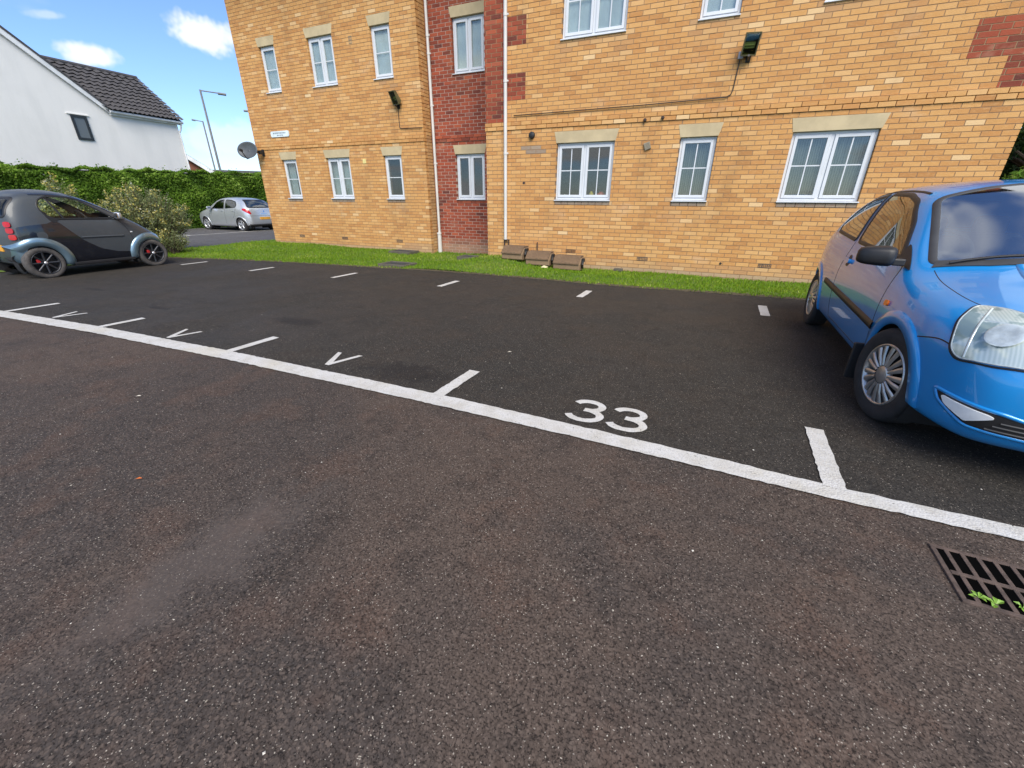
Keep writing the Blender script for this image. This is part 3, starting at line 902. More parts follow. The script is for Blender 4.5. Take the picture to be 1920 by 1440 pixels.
plain('vent_tan', (.27, .23, .16), .6)
m = MB(); m.lathe([(0, -.05), (.05, -.05), (.062, -.04), (.066, .02), (.066, .05)], 20, 'y', (-3.689, DR, 2.515)); m.lathe([(.046, -.052), (.058, -.052), (.058, -.03)], 20, 'y', (-3.689, DR, 2.515))
bpart(m, 'flue_terminal', 'dark_plastic', smooth=True)
for x, z in ((-1.44, 2.655), (-1.129, 2.675)):
    m = MB(); m.lathe([(0, -.06), (.022, -.06), (.028, -.055), (.028, .04)], 14, 'y', (x, DR, z)); bpart(m, 'overflow_pipe', 'rusty_metal', smooth=True)
m = MB(); a = R(20)
ux, uz = Vector((math.cos(a), 0, math.sin(a))) * .055, Vector((-math.sin(a), 0, math.cos(a))) * .06
m.obox((-1.344, DR - .015, 2.235), ux, (0, .02, 0), uz)
for i in range(-2, 3): m.obox(Vector((-1.344, DR - .037, 2.235)) + uz * (i * .36), ux * .85, (0, .004, 0), uz * .1)
bpart(m, 'vent_cowl', 'vent_tan')
grille(-8.966, 4.90, .10, .15, DL_, 'vent_tan', 'vent_cowl')
plain('pale_plate', (.66, .56, .22), .6); m = MB(); m.box(-9.04, -8.93, DL_ - .012, DL_ + .02, 2.18, 2.29); bpart(m, 'wall_plate', 'pale_plate', bevel=.003)
m = MB(); m.tube([(-3.5, DR - .01, .42), (-3.5, DR - .03, .40), (-3.49, DR - .03, .22)], .012, 8); bpart(m, 'tap_pipe', 'rusty_metal')
m = MB(); m.lathe([(0, -.012), (.02, -.012), (.03, .02)], 12, 'y', (.30, DR, .19)); bpart(m, 'overflow_pipe', 'dark_plastic')
m = MB(); m.lathe([(0, -.004), (.028, -.004), (.03, .02)], 12, 'y', (-3.86, DR, 1.63)); bpart(m, 'wall_stain_plug', 'rusty_metal')

# ------------------------------------------------------------------ cars
plain('tyre', (.022, .021, .021), .82, var=.25, scale=20, bump=.25)
plain('tyre_dusty', (.075, .068, .062), .9, var=.25, scale=20, bump=.2)
plain('black_trim', (.013, .013, .014), .5, var=.2)
plain('grey_trim', (.045, .046, .048), .55, var=.15)
plain('wheel_silver', (.50, .49, .47), .32, .75, var=.22, scale=9)
plain('wheel_bright', (.62, .63, .64), .28, .7, var=.1)
plain('wheel_black', (.04, .042, .048), .38, .5)
plain('lamp_reflector', (.55, .61, .60), .22, .35, var=.2, scale=20)
plain('underbody', (.012, .012, .012), .9)
plain('cabin', (.035, .034, .034), .85)
plain('seat_cloth', (.06, .06, .065), .9)
plain('red_lamp', (.42, .012, .016), .12, var=.2)
plain('orange_lamp', (.85, .16, .01), .15, var=.1)
plain('white_lamp', (.72, .74, .74), .12, var=.1)
plain('chrome', (.75, .76, .77), .12, 1.0, var=.04)
plain('plate_yellow', (.72, .34, .03), .45)
plain('caliper_red', (.45, .02, .02), .4)
glass('car_glass', (.62, .72, .68), 3.2, .62)
glass('car_glass_light', (.94, 1.0, .98), .4, .98)
def mat_car_paint(name, col, metal=.35, rough=.28, coat=.9, flake=.08):
    t = NT(name); p_ = t.obj()
    n_ = t.noise(p_, 3.0, 3, .5)
    c = t.mix(n_, tuple(x * (1 - flake) for x in col), tuple(x * (1 + flake) for x in col))
    dust = t.math('MULTIPLY', t.mr(t.noise(p_, 7.0, 5, .65), .5, .8), .10)
    c = t.mix(dust, c, (.22, .21, .19))
    t.bs(Base_Color=c, Metallic=metal, Roughness=rough, Coat_Weight=coat, Coat_Roughness=.04)
    return t.m
mat_car_paint('paint_blue', (.002, .245, .62), .16, .3, 1.0)
glass('windscreen_glass', (.75, .9, .88), 6.0, .95, .07)
mat_car_paint('paint_grey', (.058, .066, .072), .15, .45, .2)
mat_car_paint('paint_graphite', (.007, .009, .015), .1, .25, .9)
mat_car_paint('paint_iridescent', (.20, .30, .36), .65, .32, .8, .2)
mat_car_paint('paint_silver', (.60, .63, .65), .6, .3, .9)
def mat_headlamp():
    t = NT('headlamp_lens'); p_ = t.obj()
    w = t.n('ShaderNodeTexWave', {'Vector': p_, 'Scale': 26.0, 'Distortion': .6}, wave_type='BANDS', bands_direction='Y').outputs['Fac']
    n_ = t.noise(p_, 9, 3, .5)
    c = t.mix(t.math('MULTIPLY', w, .5), (.46, .54, .50), (.72, .78, .72))
    c = t.mix(t.mr(n_, .48, .56), c, (.24, .33, .32))
    t.bs(Base_Color=c, Metallic=.25, Roughness=.16, Coat_Weight=1.0, Coat_Roughness=.02)
mat_headlamp()

def itp(tab, u):
    """smooth interpolation through keys"""
    xs = [a for a, b in tab]; ys = [b for a, b in tab]
    if u <= xs[0]: return ys[0]
    if u >= xs[-1]: return ys[-1]
    i = max(k for k in range(len(xs)) if xs[k] <= u)
    h = xs[i + 1] - xs[i]; t_ = (u - xs[i]) / h
    def sl(k):
        if k == 0 or k == len(xs) - 1: return 0 if False else ((ys[1] - ys[0]) / (xs[1] - xs[0]) if k == 0 else (ys[-1] - ys[-2]) / (xs[-1] - xs[-2]))
        a = (ys[k] - ys[k - 1]) / (xs[k] - xs[k - 1]); b = (ys[k + 1] - ys[k]) / (xs[k + 1] - xs[k])
        return 0 if a * b <= 0 else 2 * a * b / (a + b)
    m0, m1 = sl(i) * h, sl(i + 1) * h
    return (2 * t_**3 - 3 * t_**2 + 1) * ys[i] + (t_**3 - 2 * t_**2 + t_) * m0 + (-2 * t_**3 + 3 * t_**2) * ys[i + 1] + (t_**3 - t_**2) * m1

class Car:
    """A car body as a subdivided box cage. Local axes: x forward, y left, z up, origin on the ground between the axles.
    Along the car positions are given as u, metres behind the nose."""
    def __init__(s, name, L, front_axle, wheelbase, spec, paint, label, cat, loc, rz, level=3, tilt=(0, 0)):
        s.L, s.fa, s.wb = L, front_axle, wheelbase
        s.ux = lambda u: front_axle + wheelbase / 2 - u
        s.root = empty(name, loc, rz); s.root.rotation_euler = (tilt[0], tilt[1], rz)
        tag(s.root, label, cat)
        s.paint = paint
        me = s.cage(spec)
        o = bpy.data.objects.new('tmp', me); COL.objects.link(o)
        md = o.modifiers.new('s', 'SUBSURF'); md.levels = level; md.render_levels = level
        dg = bpy.context.evaluated_depsgraph_get()
        ev = o.evaluated_get(dg)
        s.me = bpy.data.meshes.new_from_object(ev)
        bpy.data.objects.remove(o)
        s.bm = bmesh.new(); s.bm.from_mesh(s.me)
        s.bvh = BVHTree.FromBMesh(s.bm)
    def cage(s, sp):
        st = sp['stations']; RW = 7
        ff, rf = sp['front'], sp['rear']            # rows: (u, y, z, u_centre) from bottom to top
        side = []                                   # side[i][k] = (u, y, z)
        side.append([(a[0], a[1], a[2]) for a in ff])
        for u in st:
            W_ = itp(sp['W'], u); zb = itp(sp['zb'], u); zl = itp(sp['belt'], u); ze = itp(sp['edge'], u)
            fb = itp(sp['fbelt'], u); fe = itp(sp['fedge'], u)
            z1 = zb + .08
            rows = [(zb, .93), (z1, .975), (z1 + (zl - z1) * .36, .995), (z1 + (zl - z1) * .72, 1.0), (zl, fb), (zl + (ze - zl) * .55, fb + (fe - fb) * .46), (ze, fe)]
            side.append([(u, W_ * f_, z) for z, f_ in rows])
        side.append([(a[0], a[1], a[2]) for a in rf])
        n = len(side)
        cols = [1.0, .78, .42, 0.0]
        V = {}; verts = []
        def vid(key, co):
            if key not in V:
                V[key] = len(verts); verts.append((s.ux(co[0]), co[1], co[2]))
            return V[key]
        # perimeter of the side panel: up the front column, along the top, down the rear column
        per = [(0, k) for k in range(RW)] + [(i, RW - 1) for i in range(1, n - 1)] + [(n - 1, k) for k in range(RW - 1, -1, -1)]
        cen = []
        for (i, k) in per:
            if i == 0: cen.append((ff[k][3], ff[k][4] if len(ff[k]) > 4 else ff[k][2]))
            elif i == n - 1: cen.append((rf[k][3], rf[k][4] if len(rf[k]) > 4 else rf[k][2]))
            else:
                u = side[i][k][0]
                cen.append((u - itp(sp.get('bow', [(0, 0), (9, 0)]), u), itp(sp['centre'], u)))
        faces = []
        for sg in (1, -1):
            def SV(i, k): return vid((sg, i, k), (side[i][k][0], sg * side[i][k][1], side[i][k][2]))
            for i in range(n - 1):
                for k in range(RW - 1):
                    q = (SV(i, k), SV(i + 1, k), SV(i + 1, k + 1), SV(i, k + 1))
                    faces.append(q if sg > 0 else q[::-1])
            def TV(p_, c):
                i, k = per[p_]
                if c == 0: return SV(i, k)
                e = side[i][k]; f_ = cols[c]; w = 1 - f_ ** 2.2
                co = (e[0] + (cen[p_][0] - e[0]) * w, sg * e[1] * f_, e[2] + (cen[p_][1] - e[2]) * w)
                return vid(('c', p_) if c == 3 else (sg, 't', p_, c), co)
            for p_ in range(len(per) - 1):
                for c in range(3):
                    q = (TV(p_, c), TV(p_ + 1, c), TV(p_ + 1, c + 1), TV(p_, c + 1))
                    faces.append(q if sg > 0 else q[::-1])
            # floor
            def BV(i, c):
                if i == 0: return TV(0, c)
                if i == n - 1: return TV(len(per) - 1, c)
                if c == 0: return SV(i, 0)
                e = side[i][0]
                return vid(('bc', i) if c == 3 else (sg, 'b', i, c), (e[0], sg * e[1] * cols[c], e[2]))
            for i in range(n - 1):
                for c in range(3):
                    q = (BV(i + 1, c), BV(i, c), BV(i, c + 1), BV(i + 1, c + 1))
                    faces.append(q if sg > 0 else q[::-1])
        me = bpy.data.meshes.new('cage')
        me.from_pydata(verts, [], faces)
        bm = bmesh.new(); bm.from_mesh(me); bmesh.ops.recalc_face_normals(bm, faces=bm.faces); bm.to_mesh(me); bm.free()
        me.polygons.foreach_set('use_smooth', [True] * len(me.polygons))
        return me
    # projection frames: 2D (a, b) -> ray origin, direction
    def frame(s, kind, sg=1):
        if kind == 'side':      # a = u, b = z
            return lambda a, b: (Vector((s.ux(a), sg * 3, b)), Vector((0, -sg, 0)))
        if kind == 'front':     # a = y, b = z
            return lambda a, b: (Vector((4, a, b)), Vector((-1, 0, 0)))
        if kind == 'rear':
            return lambda a, b: (Vector((-4, a, b)), Vector((1, 0, 0)))
        if kind == 'top':       # a = u, b = y
            return lambda a, b: (Vector((s.ux(a), b, 4)), Vector((0, 0, -1)))
    def dframe(s, origin, d, ax, ay):
        o, d, ax, ay = Vector(origin), Vector(d).normalized(), Vector(ax).normalized(), Vector(ay).normalized()
        return lambda a, b: (o - d * 3 + ax * a + ay * b, d)
    def hit(s, fr, a, b):
        o, d = fr(a, b)
        loc, nrm, idx, dist = s.bvh.ray_cast(o, d)
        if loc is None: return None
        if nrm.dot(d) > 0: nrm = -nrm
        return loc, nrm
    def panel(s, name, outline, fr, mat, off=.003, h=.03, parent=None, rnd=0, thick=True):
        """a skin piece following the body inside an outline drawn in a projection"""
        if rnd: outline = rounded(outline, rnd)
        pts_ = [Vector(p_) for p_ in densify(outline, h)]
        no = len(pts_)
        xs_ = [p_.x for p_ in pts_]; ys_ = [p_.y for p_ in pts_]
        allp = list(pts_)
        x = min(xs_) + h / 2
        while x < max(xs_):
            y = min(ys_) + h / 2
            while y < max(ys_):
                if inside((x, y), pts_) and min((Vector((x, y)) - q).length for q in pts_) > h * .45: allp.append(Vector((x, y)))
                y += h
            x += h
        r_ = delaunay_2d_cdt(allp, [(i, (i + 1) % no) for i in range(no)], [], 1, 1e-6)
        m = MB(); idx = {}; ok = []
        hits = []
        for i, q in enumerate(r_[0]):
            hh_ = s.hit(fr, q.x, q.y); hits.append(hh_)
            m.v.append(tuple(hh_[0] + hh_[1] * off) if hh_ else (0, 0, 0))
        for f_ in r_[2]:
            if all(hits[i] for i in f_): m.f.append(tuple(f_))
        if thick:      # skirt back into the body
            bnd = [i for i in range(len(r_[0])) if i < no]
            base = len(m.v)
            for i in range(no):
                hh_ = hits[i]
                m.v.append(tuple(hh_[0] - hh_[1] * .006) if hh_ else (0, 0, 0))
            for i in range(no):
                j = (i + 1) % no
                if hits[i] and hits[j]: m.f.append((i, j, base + j, base + i))
        o = m.build(name, MATS[mat], parent or s.root)
        sm = [True] * len(o.data.polygons); o.data.polygons.foreach_set('use_smooth', sm)
        md = o.modifiers.new('e', 'EDGE_SPLIT'); md.split_angle = R(50)
        return o
    def strip(s, name, path, w, fr, mat, off=.004, h=.03, parent=None, closed=False, rnd=0, round_=False):
        """a moulding, seal or shut line following the body along a drawn path"""
        if rnd: path = rounded(path, rnd)
        if not closed and len(path) > 2: path = chaikin(path)
        pts_ = densify(path, h, closed)
        n = len(pts_); m = MB(); prof = [(-.5, -.4), (-.42, .8), (0, 1.0), (.42, .8), (.5, -.4)]
        rows = []
        for i in range(n):
            a = Vector(pts_[(i - 1) % n] if closed or i > 0 else pts_[0]); b = Vector(pts_[(i + 1) % n] if closed or i < n - 1 else pts_[-1])
            d = (b - a).normalized(); nr = Vector((-d.y, d.x)); row = []
            for e, hgt in prof:
                q = Vector(pts_[i]) + nr * w * e
                hh_ = s.hit(fr, q.x, q.y)
                row.append(hh_[0] + hh_[1] * off * hgt if hh_ else None)
            rows.append(row)
        if not closed:      # keep the longest unbroken run
            good = [all(v is not None for v in r_) for r_ in rows]; best = (0, 0); i = 0
            while i < n:
                if not good[i]: i += 1; continue
                j = i
                while j < n and good[j]: j += 1
                if j - i > best[1] - best[0]: best = (i, j)
                i = j
            rows = rows[best[0]:best[1]]; n = len(rows)
        base = {}
        for i, r_ in enumerate(rows):
            for k, v in enumerate(r_):
                base[i, k] = len(m.v); m.v.append(tuple(v) if v is not None else (0, 0, 0))
        for i in range(n if closed else n - 1):
            j = (i + 1) % n
            for k in range(4):
                if all(x is not None for x in (rows[i][k], rows[j][k], rows[i][k + 1], rows[j][k + 1])):
                    m.f.append((base[i, k], base[j, k], base[j, k + 1], base[i, k + 1]))
        return m.build(name, MATS[mat], parent or s.root, smooth=True)
    def cut(s, outline, fr2d, test, fr):
        """open the body inside an outline; fr2d maps a vertex to the drawing plane, test picks the side"""
        poly = [Vector(p_) for p_ in densify(outline, .012)]
        pin = {}
        bm = s.bm
        for v in bm.verts:
            if test(v): pin[v] = inside(fr2d(v.co), poly)
        dele = [f_ for f_ in bm.faces if all(v in pin for v in f_.verts) and inside(fr2d(f_.calc_center_median()), poly)]
        bv = set()
        ds = set(dele)
        for f_ in dele:
            for e in f_.edges:
                if any(g_ not in ds for g_ in e.link_faces): bv.update(e.verts)
        bmesh.ops.delete(bm, geom=dele, context='FACES')
        for v in bv:
            if not v.is_valid: continue
            q = fr2d(v.co); q = Vector(q)
            best = min(poly, key=lambda p_: (p_ - q).length_squared)
            hh_ = s.hit(fr, best.x, best.y)
            if hh_: v.co = hh_[0]
    def finish_body(s):
        me = bpy.data.meshes.new('body')
        s.bm.to_mesh(me); s.bm.free()
        me.polygons.foreach_set('use_smooth', [True] * len(me.polygons))
        s.body = link('body', me, MATS[s.paint], s.root)
        return s.body
    def arch(s, u, z, r, mat, wid=.045, off=.012, bot=.2, name='wheel_arch'):
        """opens a wheel arch on both flanks, adds its lip and the dark well behind"""
        out = [(u + r * math.cos(R(a)), z + r * math.sin(R(a))) for a in range(0, 360, 8)]
        for sg in (1, -1):
            s.cut(out, lambda c: (s.fa + s.wb / 2 - c.x, c.z), lambda v: v.co.y * sg > .25 and abs(s.fa + s.wb / 2 - v.co.x - u) < r * 1.6, s.frame('side', sg))
            m = MB(); n = 20; yo = .80; yi = .40
            for k in range(n + 1):
                a = R(-35 + 250 * k / n); c_, s_ = math.cos(a), math.sin(a)
                hh_ = s.hit(s.frame('side', sg), u + (r - .001) * c_, max(z + (r - .001) * s_, bot))
                y_ = abs(hh_[0].y) - .004 if hh_ else .6
                x = s.ux(u + (r + .004) * c_); zz_ = z + (r + .004) * s_
                m.v += [(x, sg * y_, zz_), (x, sg * yi, zz_)]
            for k in range(n): m.f.append((2 * k, 2 * k + 1, 2 * k + 3, 2 * k + 2))
            b_ = len(m.v); m.v.append((s.ux(u), sg * yi, z))
            for k in range(n): m.f.append((2 * k + 1, 2 * k + 3, b_))
            m.build('wheel_well', MATS['underbody'], s.root)
            if wid:
                path = [(u + (r + wid * .3) * math.cos(R(a)), z + (r + wid * .3) * math.sin(R(a))) for a in range(-28, 209, 4)]
                path = [p_ for p_ in path if p_[1] > bot]
                s.strip(name, path, wid, s.frame('side', sg), mat, off, .03)
    def wheel(s, u, y, r, w, rimr, style, rim_mat, tyre='tyre', steer=0.0):
        e = empty('wheel', (s.ux(u), y, r)); e.parent = s.root
        sg = 1 if y > 0 else -1
        e.rotation_euler = (0, 0, steer)
        hw = w / 2
        prof = [(rimr * .97, -hw * .80), (rimr * 1.04, -hw * .95), (r * .90, -hw * 1.0), (r * .965, -hw * .88), (r * .995, -hw * .66), (r, -hw * .3), (r, hw * .3), (r * .995, hw * .66), (r * .965, hw * .88), (r * .90, hw), (rimr * 1.04, hw * .95), (rimr * .97, hw * .80)]
        m = MB(); m.lathe(prof, 48, 'y')
        m.build('tyre', MATS[tyre], e, smooth=True)
        # tread grooves as dark ribs between sipes
        m = MB(); f_ = sg * hw
        m.lathe([(rimr * .99, f_ * .86), (rimr * .985, f_ * .95), (rimr * .93, f_ * .93), (rimr * .90, f_ * .55), (rimr * .86, -f_ * .5)], 48, 'y')
        rim = m.build('rim', MATS[rim_mat], e, smooth=True)
        m = MB(); m.lathe([(0, f_ * .05), (rimr * .86, f_ * .05)], 32, 'y'); m.build('brake_disc', MATS['underbody'], e)
        sp = MB()
        face = f_ * .80
        if style == 'cover':        # full wheel trim of radial vanes in pairs
            m2 = MB(); m2.lathe([(rimr * .93, face * 1.1), (rimr * .97, face * 1.16), (rimr * 1.0, face * 1.1)], 48, 'y'); m2.build('rim_edge', MATS[rim_mat], e, smooth=True)
            for k in range(9):
                for dd in (-9.0, 9.0):
                    a = R(k * 40 + dd); c_, s_ = math.cos(a), math.sin(a)
                    rr0, rr1 = rimr * .30, rimr * .95
                    d = Vector((c_, 0, s_)); tn = Vector((-s_, 0, c_))
                    w0, w1 = rimr * .048, rimr * .10
                    pts8 = []
                    for rr_, ww, yy in ((rr0, w0, face * 1.12), (rimr * .6, (w0 + w1) * .5, face * 1.14), (rr1, w1, face * 1.0)):
                        for q, dy in ((-1, 0), (-.5, .007), (.5, .007), (1, 0)):
                            v = d * rr_ + tn * ww * q; pts8.append((v.x, yy + sg * dy, v.z))
                    sp.add(pts8, [(4 * i + j, 4 * i + j + 1, 4 * i + j + 5, 4 * i + j + 4) for i in (0, 1) for j in (0, 1, 2)])
            sp.lathe([(0, face * 1.24), (rimr * .24, face * 1.22), (rimr * .31, face * 1.12), (rimr * .31, face * .8)], 24, 'y')
        else:
            ns, wd = style
            for k in range(ns):
                a = R(k * 360 / ns + 90); d = Vector((math.cos(a), 0, math.sin(a))); tn = Vector((-d.z, 0, d.x))
                w0, w1 = rimr * wd * 1.3, rimr * wd
                pts8 = []
                for rr_, ww, yy in ((rimr * .1, w0, face * .92), (rimr * .55, w1, face * .98), (rimr * .92, w1 * 1.15, face * 1.06)):
                    for q, dy in ((-1, -.012), (-.6, .004), (.6, .004), (1, -.012)):
                        v = d * rr_ + tn * ww * q; pts8.append((v.x, yy + sg * dy, v.z))
                sp.add(pts8, [(4 * i + j, 4 * i + j + 1, 4 * i + j + 5, 4 * i + j + 4) for i in (0, 1) for j in (0, 1, 2)])
            sp.lathe([(0, face * 1.0), (rimr * .17, face * .99), (rimr * .2, face * .85)], 20, 'y')
        sp.build('spokes', MATS[rim_mat], rim, smooth=True)
        return e

def chaikin(path, k=3):
    for _ in range(k):
        out = [path[0]]
        for a, b in zip(path, path[1:]):
            out += [(a[0] * .75 + b[0] * .25, a[1] * .75 + b[1] * .25), (a[0] * .25 + b[0] * .75, a[1] * .25 + b[1] * .75)]
        path = out + [path[-1]]
    return path
def densify(path, h, closed=True):
    out = []
    n = len(path)
    for i in range(n if closed else n - 1):
        a, b = Vector(path[i]), Vector(path[(i + 1) % n]); k = max(1, int((b - a).length / h + .5))
        for j in range(k): out.append(tuple(a + (b - a) * j / k))
    if not closed: out.append(tuple(path[-1]))
    return out
def rounded(path, r, n=5):
    out = []
    m = len(path)
    for i in range(m):
        p0, p1, p2 = Vector(path[i - 1]), Vector(path[i]), Vector(path[(i + 1) % m])
        d0, d1 = p0 - p1, p2 - p1
        rr_ = min(r, d0.length * .45, d1.length * .45)
        a, b = p1 + d0.normalized() * rr_, p1 + d1.normalized() * rr_
        for k in range(n + 1):
            t_ = k / n
            out.append(tuple(a * (1 - t_)**2 + p1 * 2 * t_ * (1 - t_) + b * t_**2))
    return out
def inside(p_, poly):
    x, y = p_[0], p_[1]; c = False; j = len(poly) - 1
    for i in range(len(poly)):
        xi, yi = poly[i][0], poly[i][1]; xj, yj = poly[j][0], poly[j][1]
        if (yi > y) != (yj > y) and x < (xj - xi) * (y - yi) / (yj - yi) + xi: c = not c
        j = i
    return c
def grow(poly, d):
    c = Vector((sum(p_[0] for p_ in poly) / len(poly), sum(p_[1] for p_ in poly) / len(poly)))
    out = []
    for p_ in poly:
        v = Vector(p_) - c; out.append(tuple(c + v * (1 + d / v.length)))
    return out
def mesh_piece(car, name, m, mat, parent=None, smooth=True, bevel=0.0):
    return m.build(name, MATS[mat], parent or car.root, smooth, bevel)
def window_in(car, name, outline, fr, fr2d, test, glass_mat, seal=.03, rnd=.04, seal_mat='black_trim', h=.03):
    o_ = rounded(outline, rnd)
    car.cut(o_, fr2d, test, fr)
    g_ = car.panel(name, o_, fr, glass_mat, .002, h, thick=False)
    car.strip('window_seal', o_, seal, fr, seal_mat, .006, .025, parent=g_, closed=True)
    return g_
def door_mirror(car, u, z, y, sg, mat, sz=(.13, .20, .13), stalk=.06):
    m = MB()
    m.add([], [])
    # housing: rounded wedge, blunt to the front, flat glass to the rear
    nx_, ny_ = 10, 12
    cx_, cy_, cz_ = car.ux(u), sg * (y + stalk + sz[1] / 2), z
    bm = bmesh.new(); bmesh.ops.create_uvsphere(bm, u_segments=18, v_segments=12, radius=1)
    for v in bm.verts:
        x_, y_, z_ = v.co
        f = lambda t_, p_: math.copysign(abs(t_) ** p_, t_)
        x_, y_, z_ = f(x_, .6), f(y_, .5), f(z_, .48)
        if x_ < 0: x_ *= .35
        v.co = (cx_ + x_ * sz[0] * (.75 - .25 * y_ * sg), cy_ + y_ * sz[1] / 2, cz_ + z_ * sz[2] / 2 * (1 - .12 * y_ * sg))
    me = bpy.data.meshes.new('m'); bm.to_mesh(me); bm.free()
    me.polygons.foreach_set('use_smooth', [True] * len(me.polygons))
    o = link('door_mirror', me, MATS[mat], car.root)
    st = MB(); st.obox((cx_ + .01, sg * (y + stalk * .45), cz_ - sz[2] * .28), (.035, 0, 0), (0, stalk * .75, 0), (0, 0, .022)); st.build('mirror_arm', MATS['black_trim'], o, bevel=.008)
    gl = MB(); gl.obox((cx_ - sz[0] * .30, cy_, cz_), (.003, 0, 0), (0, sz[1] * .40, 0), (0, 0, sz[2] * .38)); gl.build('mirror_glass', MATS['chrome'], o)
    return o
def seats(car, us, zt, w_=.5, head=True):
    for u, rows in us:
        for y in rows:
            m = MB()
            m.obox((car.ux(u), y, .42), (.25, 0, 0), (0, .23, 0), (0, 0, .10))
            m.obox((car.ux(u + .27), y, .74), (.06, 0, .0), (0, .22, 0), (-.06, 0, .30))
            m.obox((car.ux(u + .35), y, zt), (.04, 0, 0), (0, .12, 0), (0, 0, .08))
            mesh_piece(car, 'car_seat', m, 'seat_cloth', smooth=False, bevel=.04)
def floor_pan(car, u0, u1, w_, z=.2):
    m = MB(); m.box(car.ux(u1), car.ux(u0), -w_, w_, z, z + .06); mesh_piece(car, 'floor_pan', m, 'underbody', smooth=False)

def u2(car): return lambda c: (car.fa + car.wb / 2 - c.x, c.z)
def sides(sg, lo=.2): return lambda v: v.co.y * sg > lo

# ---- blue three-door hatchback, nose to the camera
SPB = dict(
    stations=[.30, .52, .78, 1.02, 1.22, 1.46, 1.70, 1.84, 2.1, 2.45, 2.85, 3.2, 3.48, 3.68],
    W=[(.3, .745), (.52, .805), (.78, .838), (1.22, .84), (2.45, .842), (3.2, .842), (3.48, .815), (3.68, .765)],
    zb=[(.3, .20), (.78, .20), (3.2, .20), (3.68, .26)],
    belt=[(.3, .65), (.52, .70), (.78, .755), (1.02, .80), (1.22, .84), (2.05, .895), (2.85, .935), (3.48, .96), (3.68, .92)],
    edge=[(.3, .755), (.52, .795), (.78, .835), (1.02, .865), (1.22, .955), (1.46, 1.12), (1.70, 1.275), (1.84, 1.34), (2.05, 1.37), (2.45, 1.38), (2.85, 1.36), (3.2, 1.315), (3.48, 1.25), (3.68, 1.05)],
    fbelt=[(.3, .985), (.78, .975), (1.22, .955), (3.2, .955), (3.68, .96)],
    fedge=[(.3, .87), (.52, .875), (.78, .87), (1.02, .86), (1.22, .83), (1.46, .785), (1.72, .74), (2.05, .715), (2.85, .71), (3.48, .70), (3.68, .75)],
    centre=[(.3, .80), (.52, .87), (.78, .92), (1.02, .96), (1.22, 1.075), (1.46, 1.235), (1.70, 1.385), (1.84, 1.43), (2.05, 1.445), (2.45, 1.45), (2.85, 1.425), (3.2, 1.385), (3.48, 1.33), (3.68, 1.12)],
    bow=[(.3, .10), (.78, .10), (1.22, .10), (1.72, .06), (2.4, 0), (3.2, -.03), (3.68, -.08)],
    front=[(.20, .60, .19, .10), (.135, .645, .27, .03), (.115, .655, .40, .0), (.12, .655, .54, .0), (.15, .645, .645, .02), (.185, .635, .71, .045), (.225, .615, .745, .08)],
    rear=[(3.80, .62, .26, 3.86), (3.84, .66, .34, 3.90), (3.845, .67, .50, 3.915), (3.835, .67, .66, 3.91), (3.80, .665, .83, 3.88), (3.765, .65, .93, 3.85), (3.74, .60, 1.0, 3.82)])
BLUE = Car('blue_hatchback', 3.917, .80, 2.486, SPB, 'paint_blue', 'blue three-door hatchback parked nose out beside bay 33', 'car', (1.977, 4.395, gz(1.3) - .002), R(-91), 3)
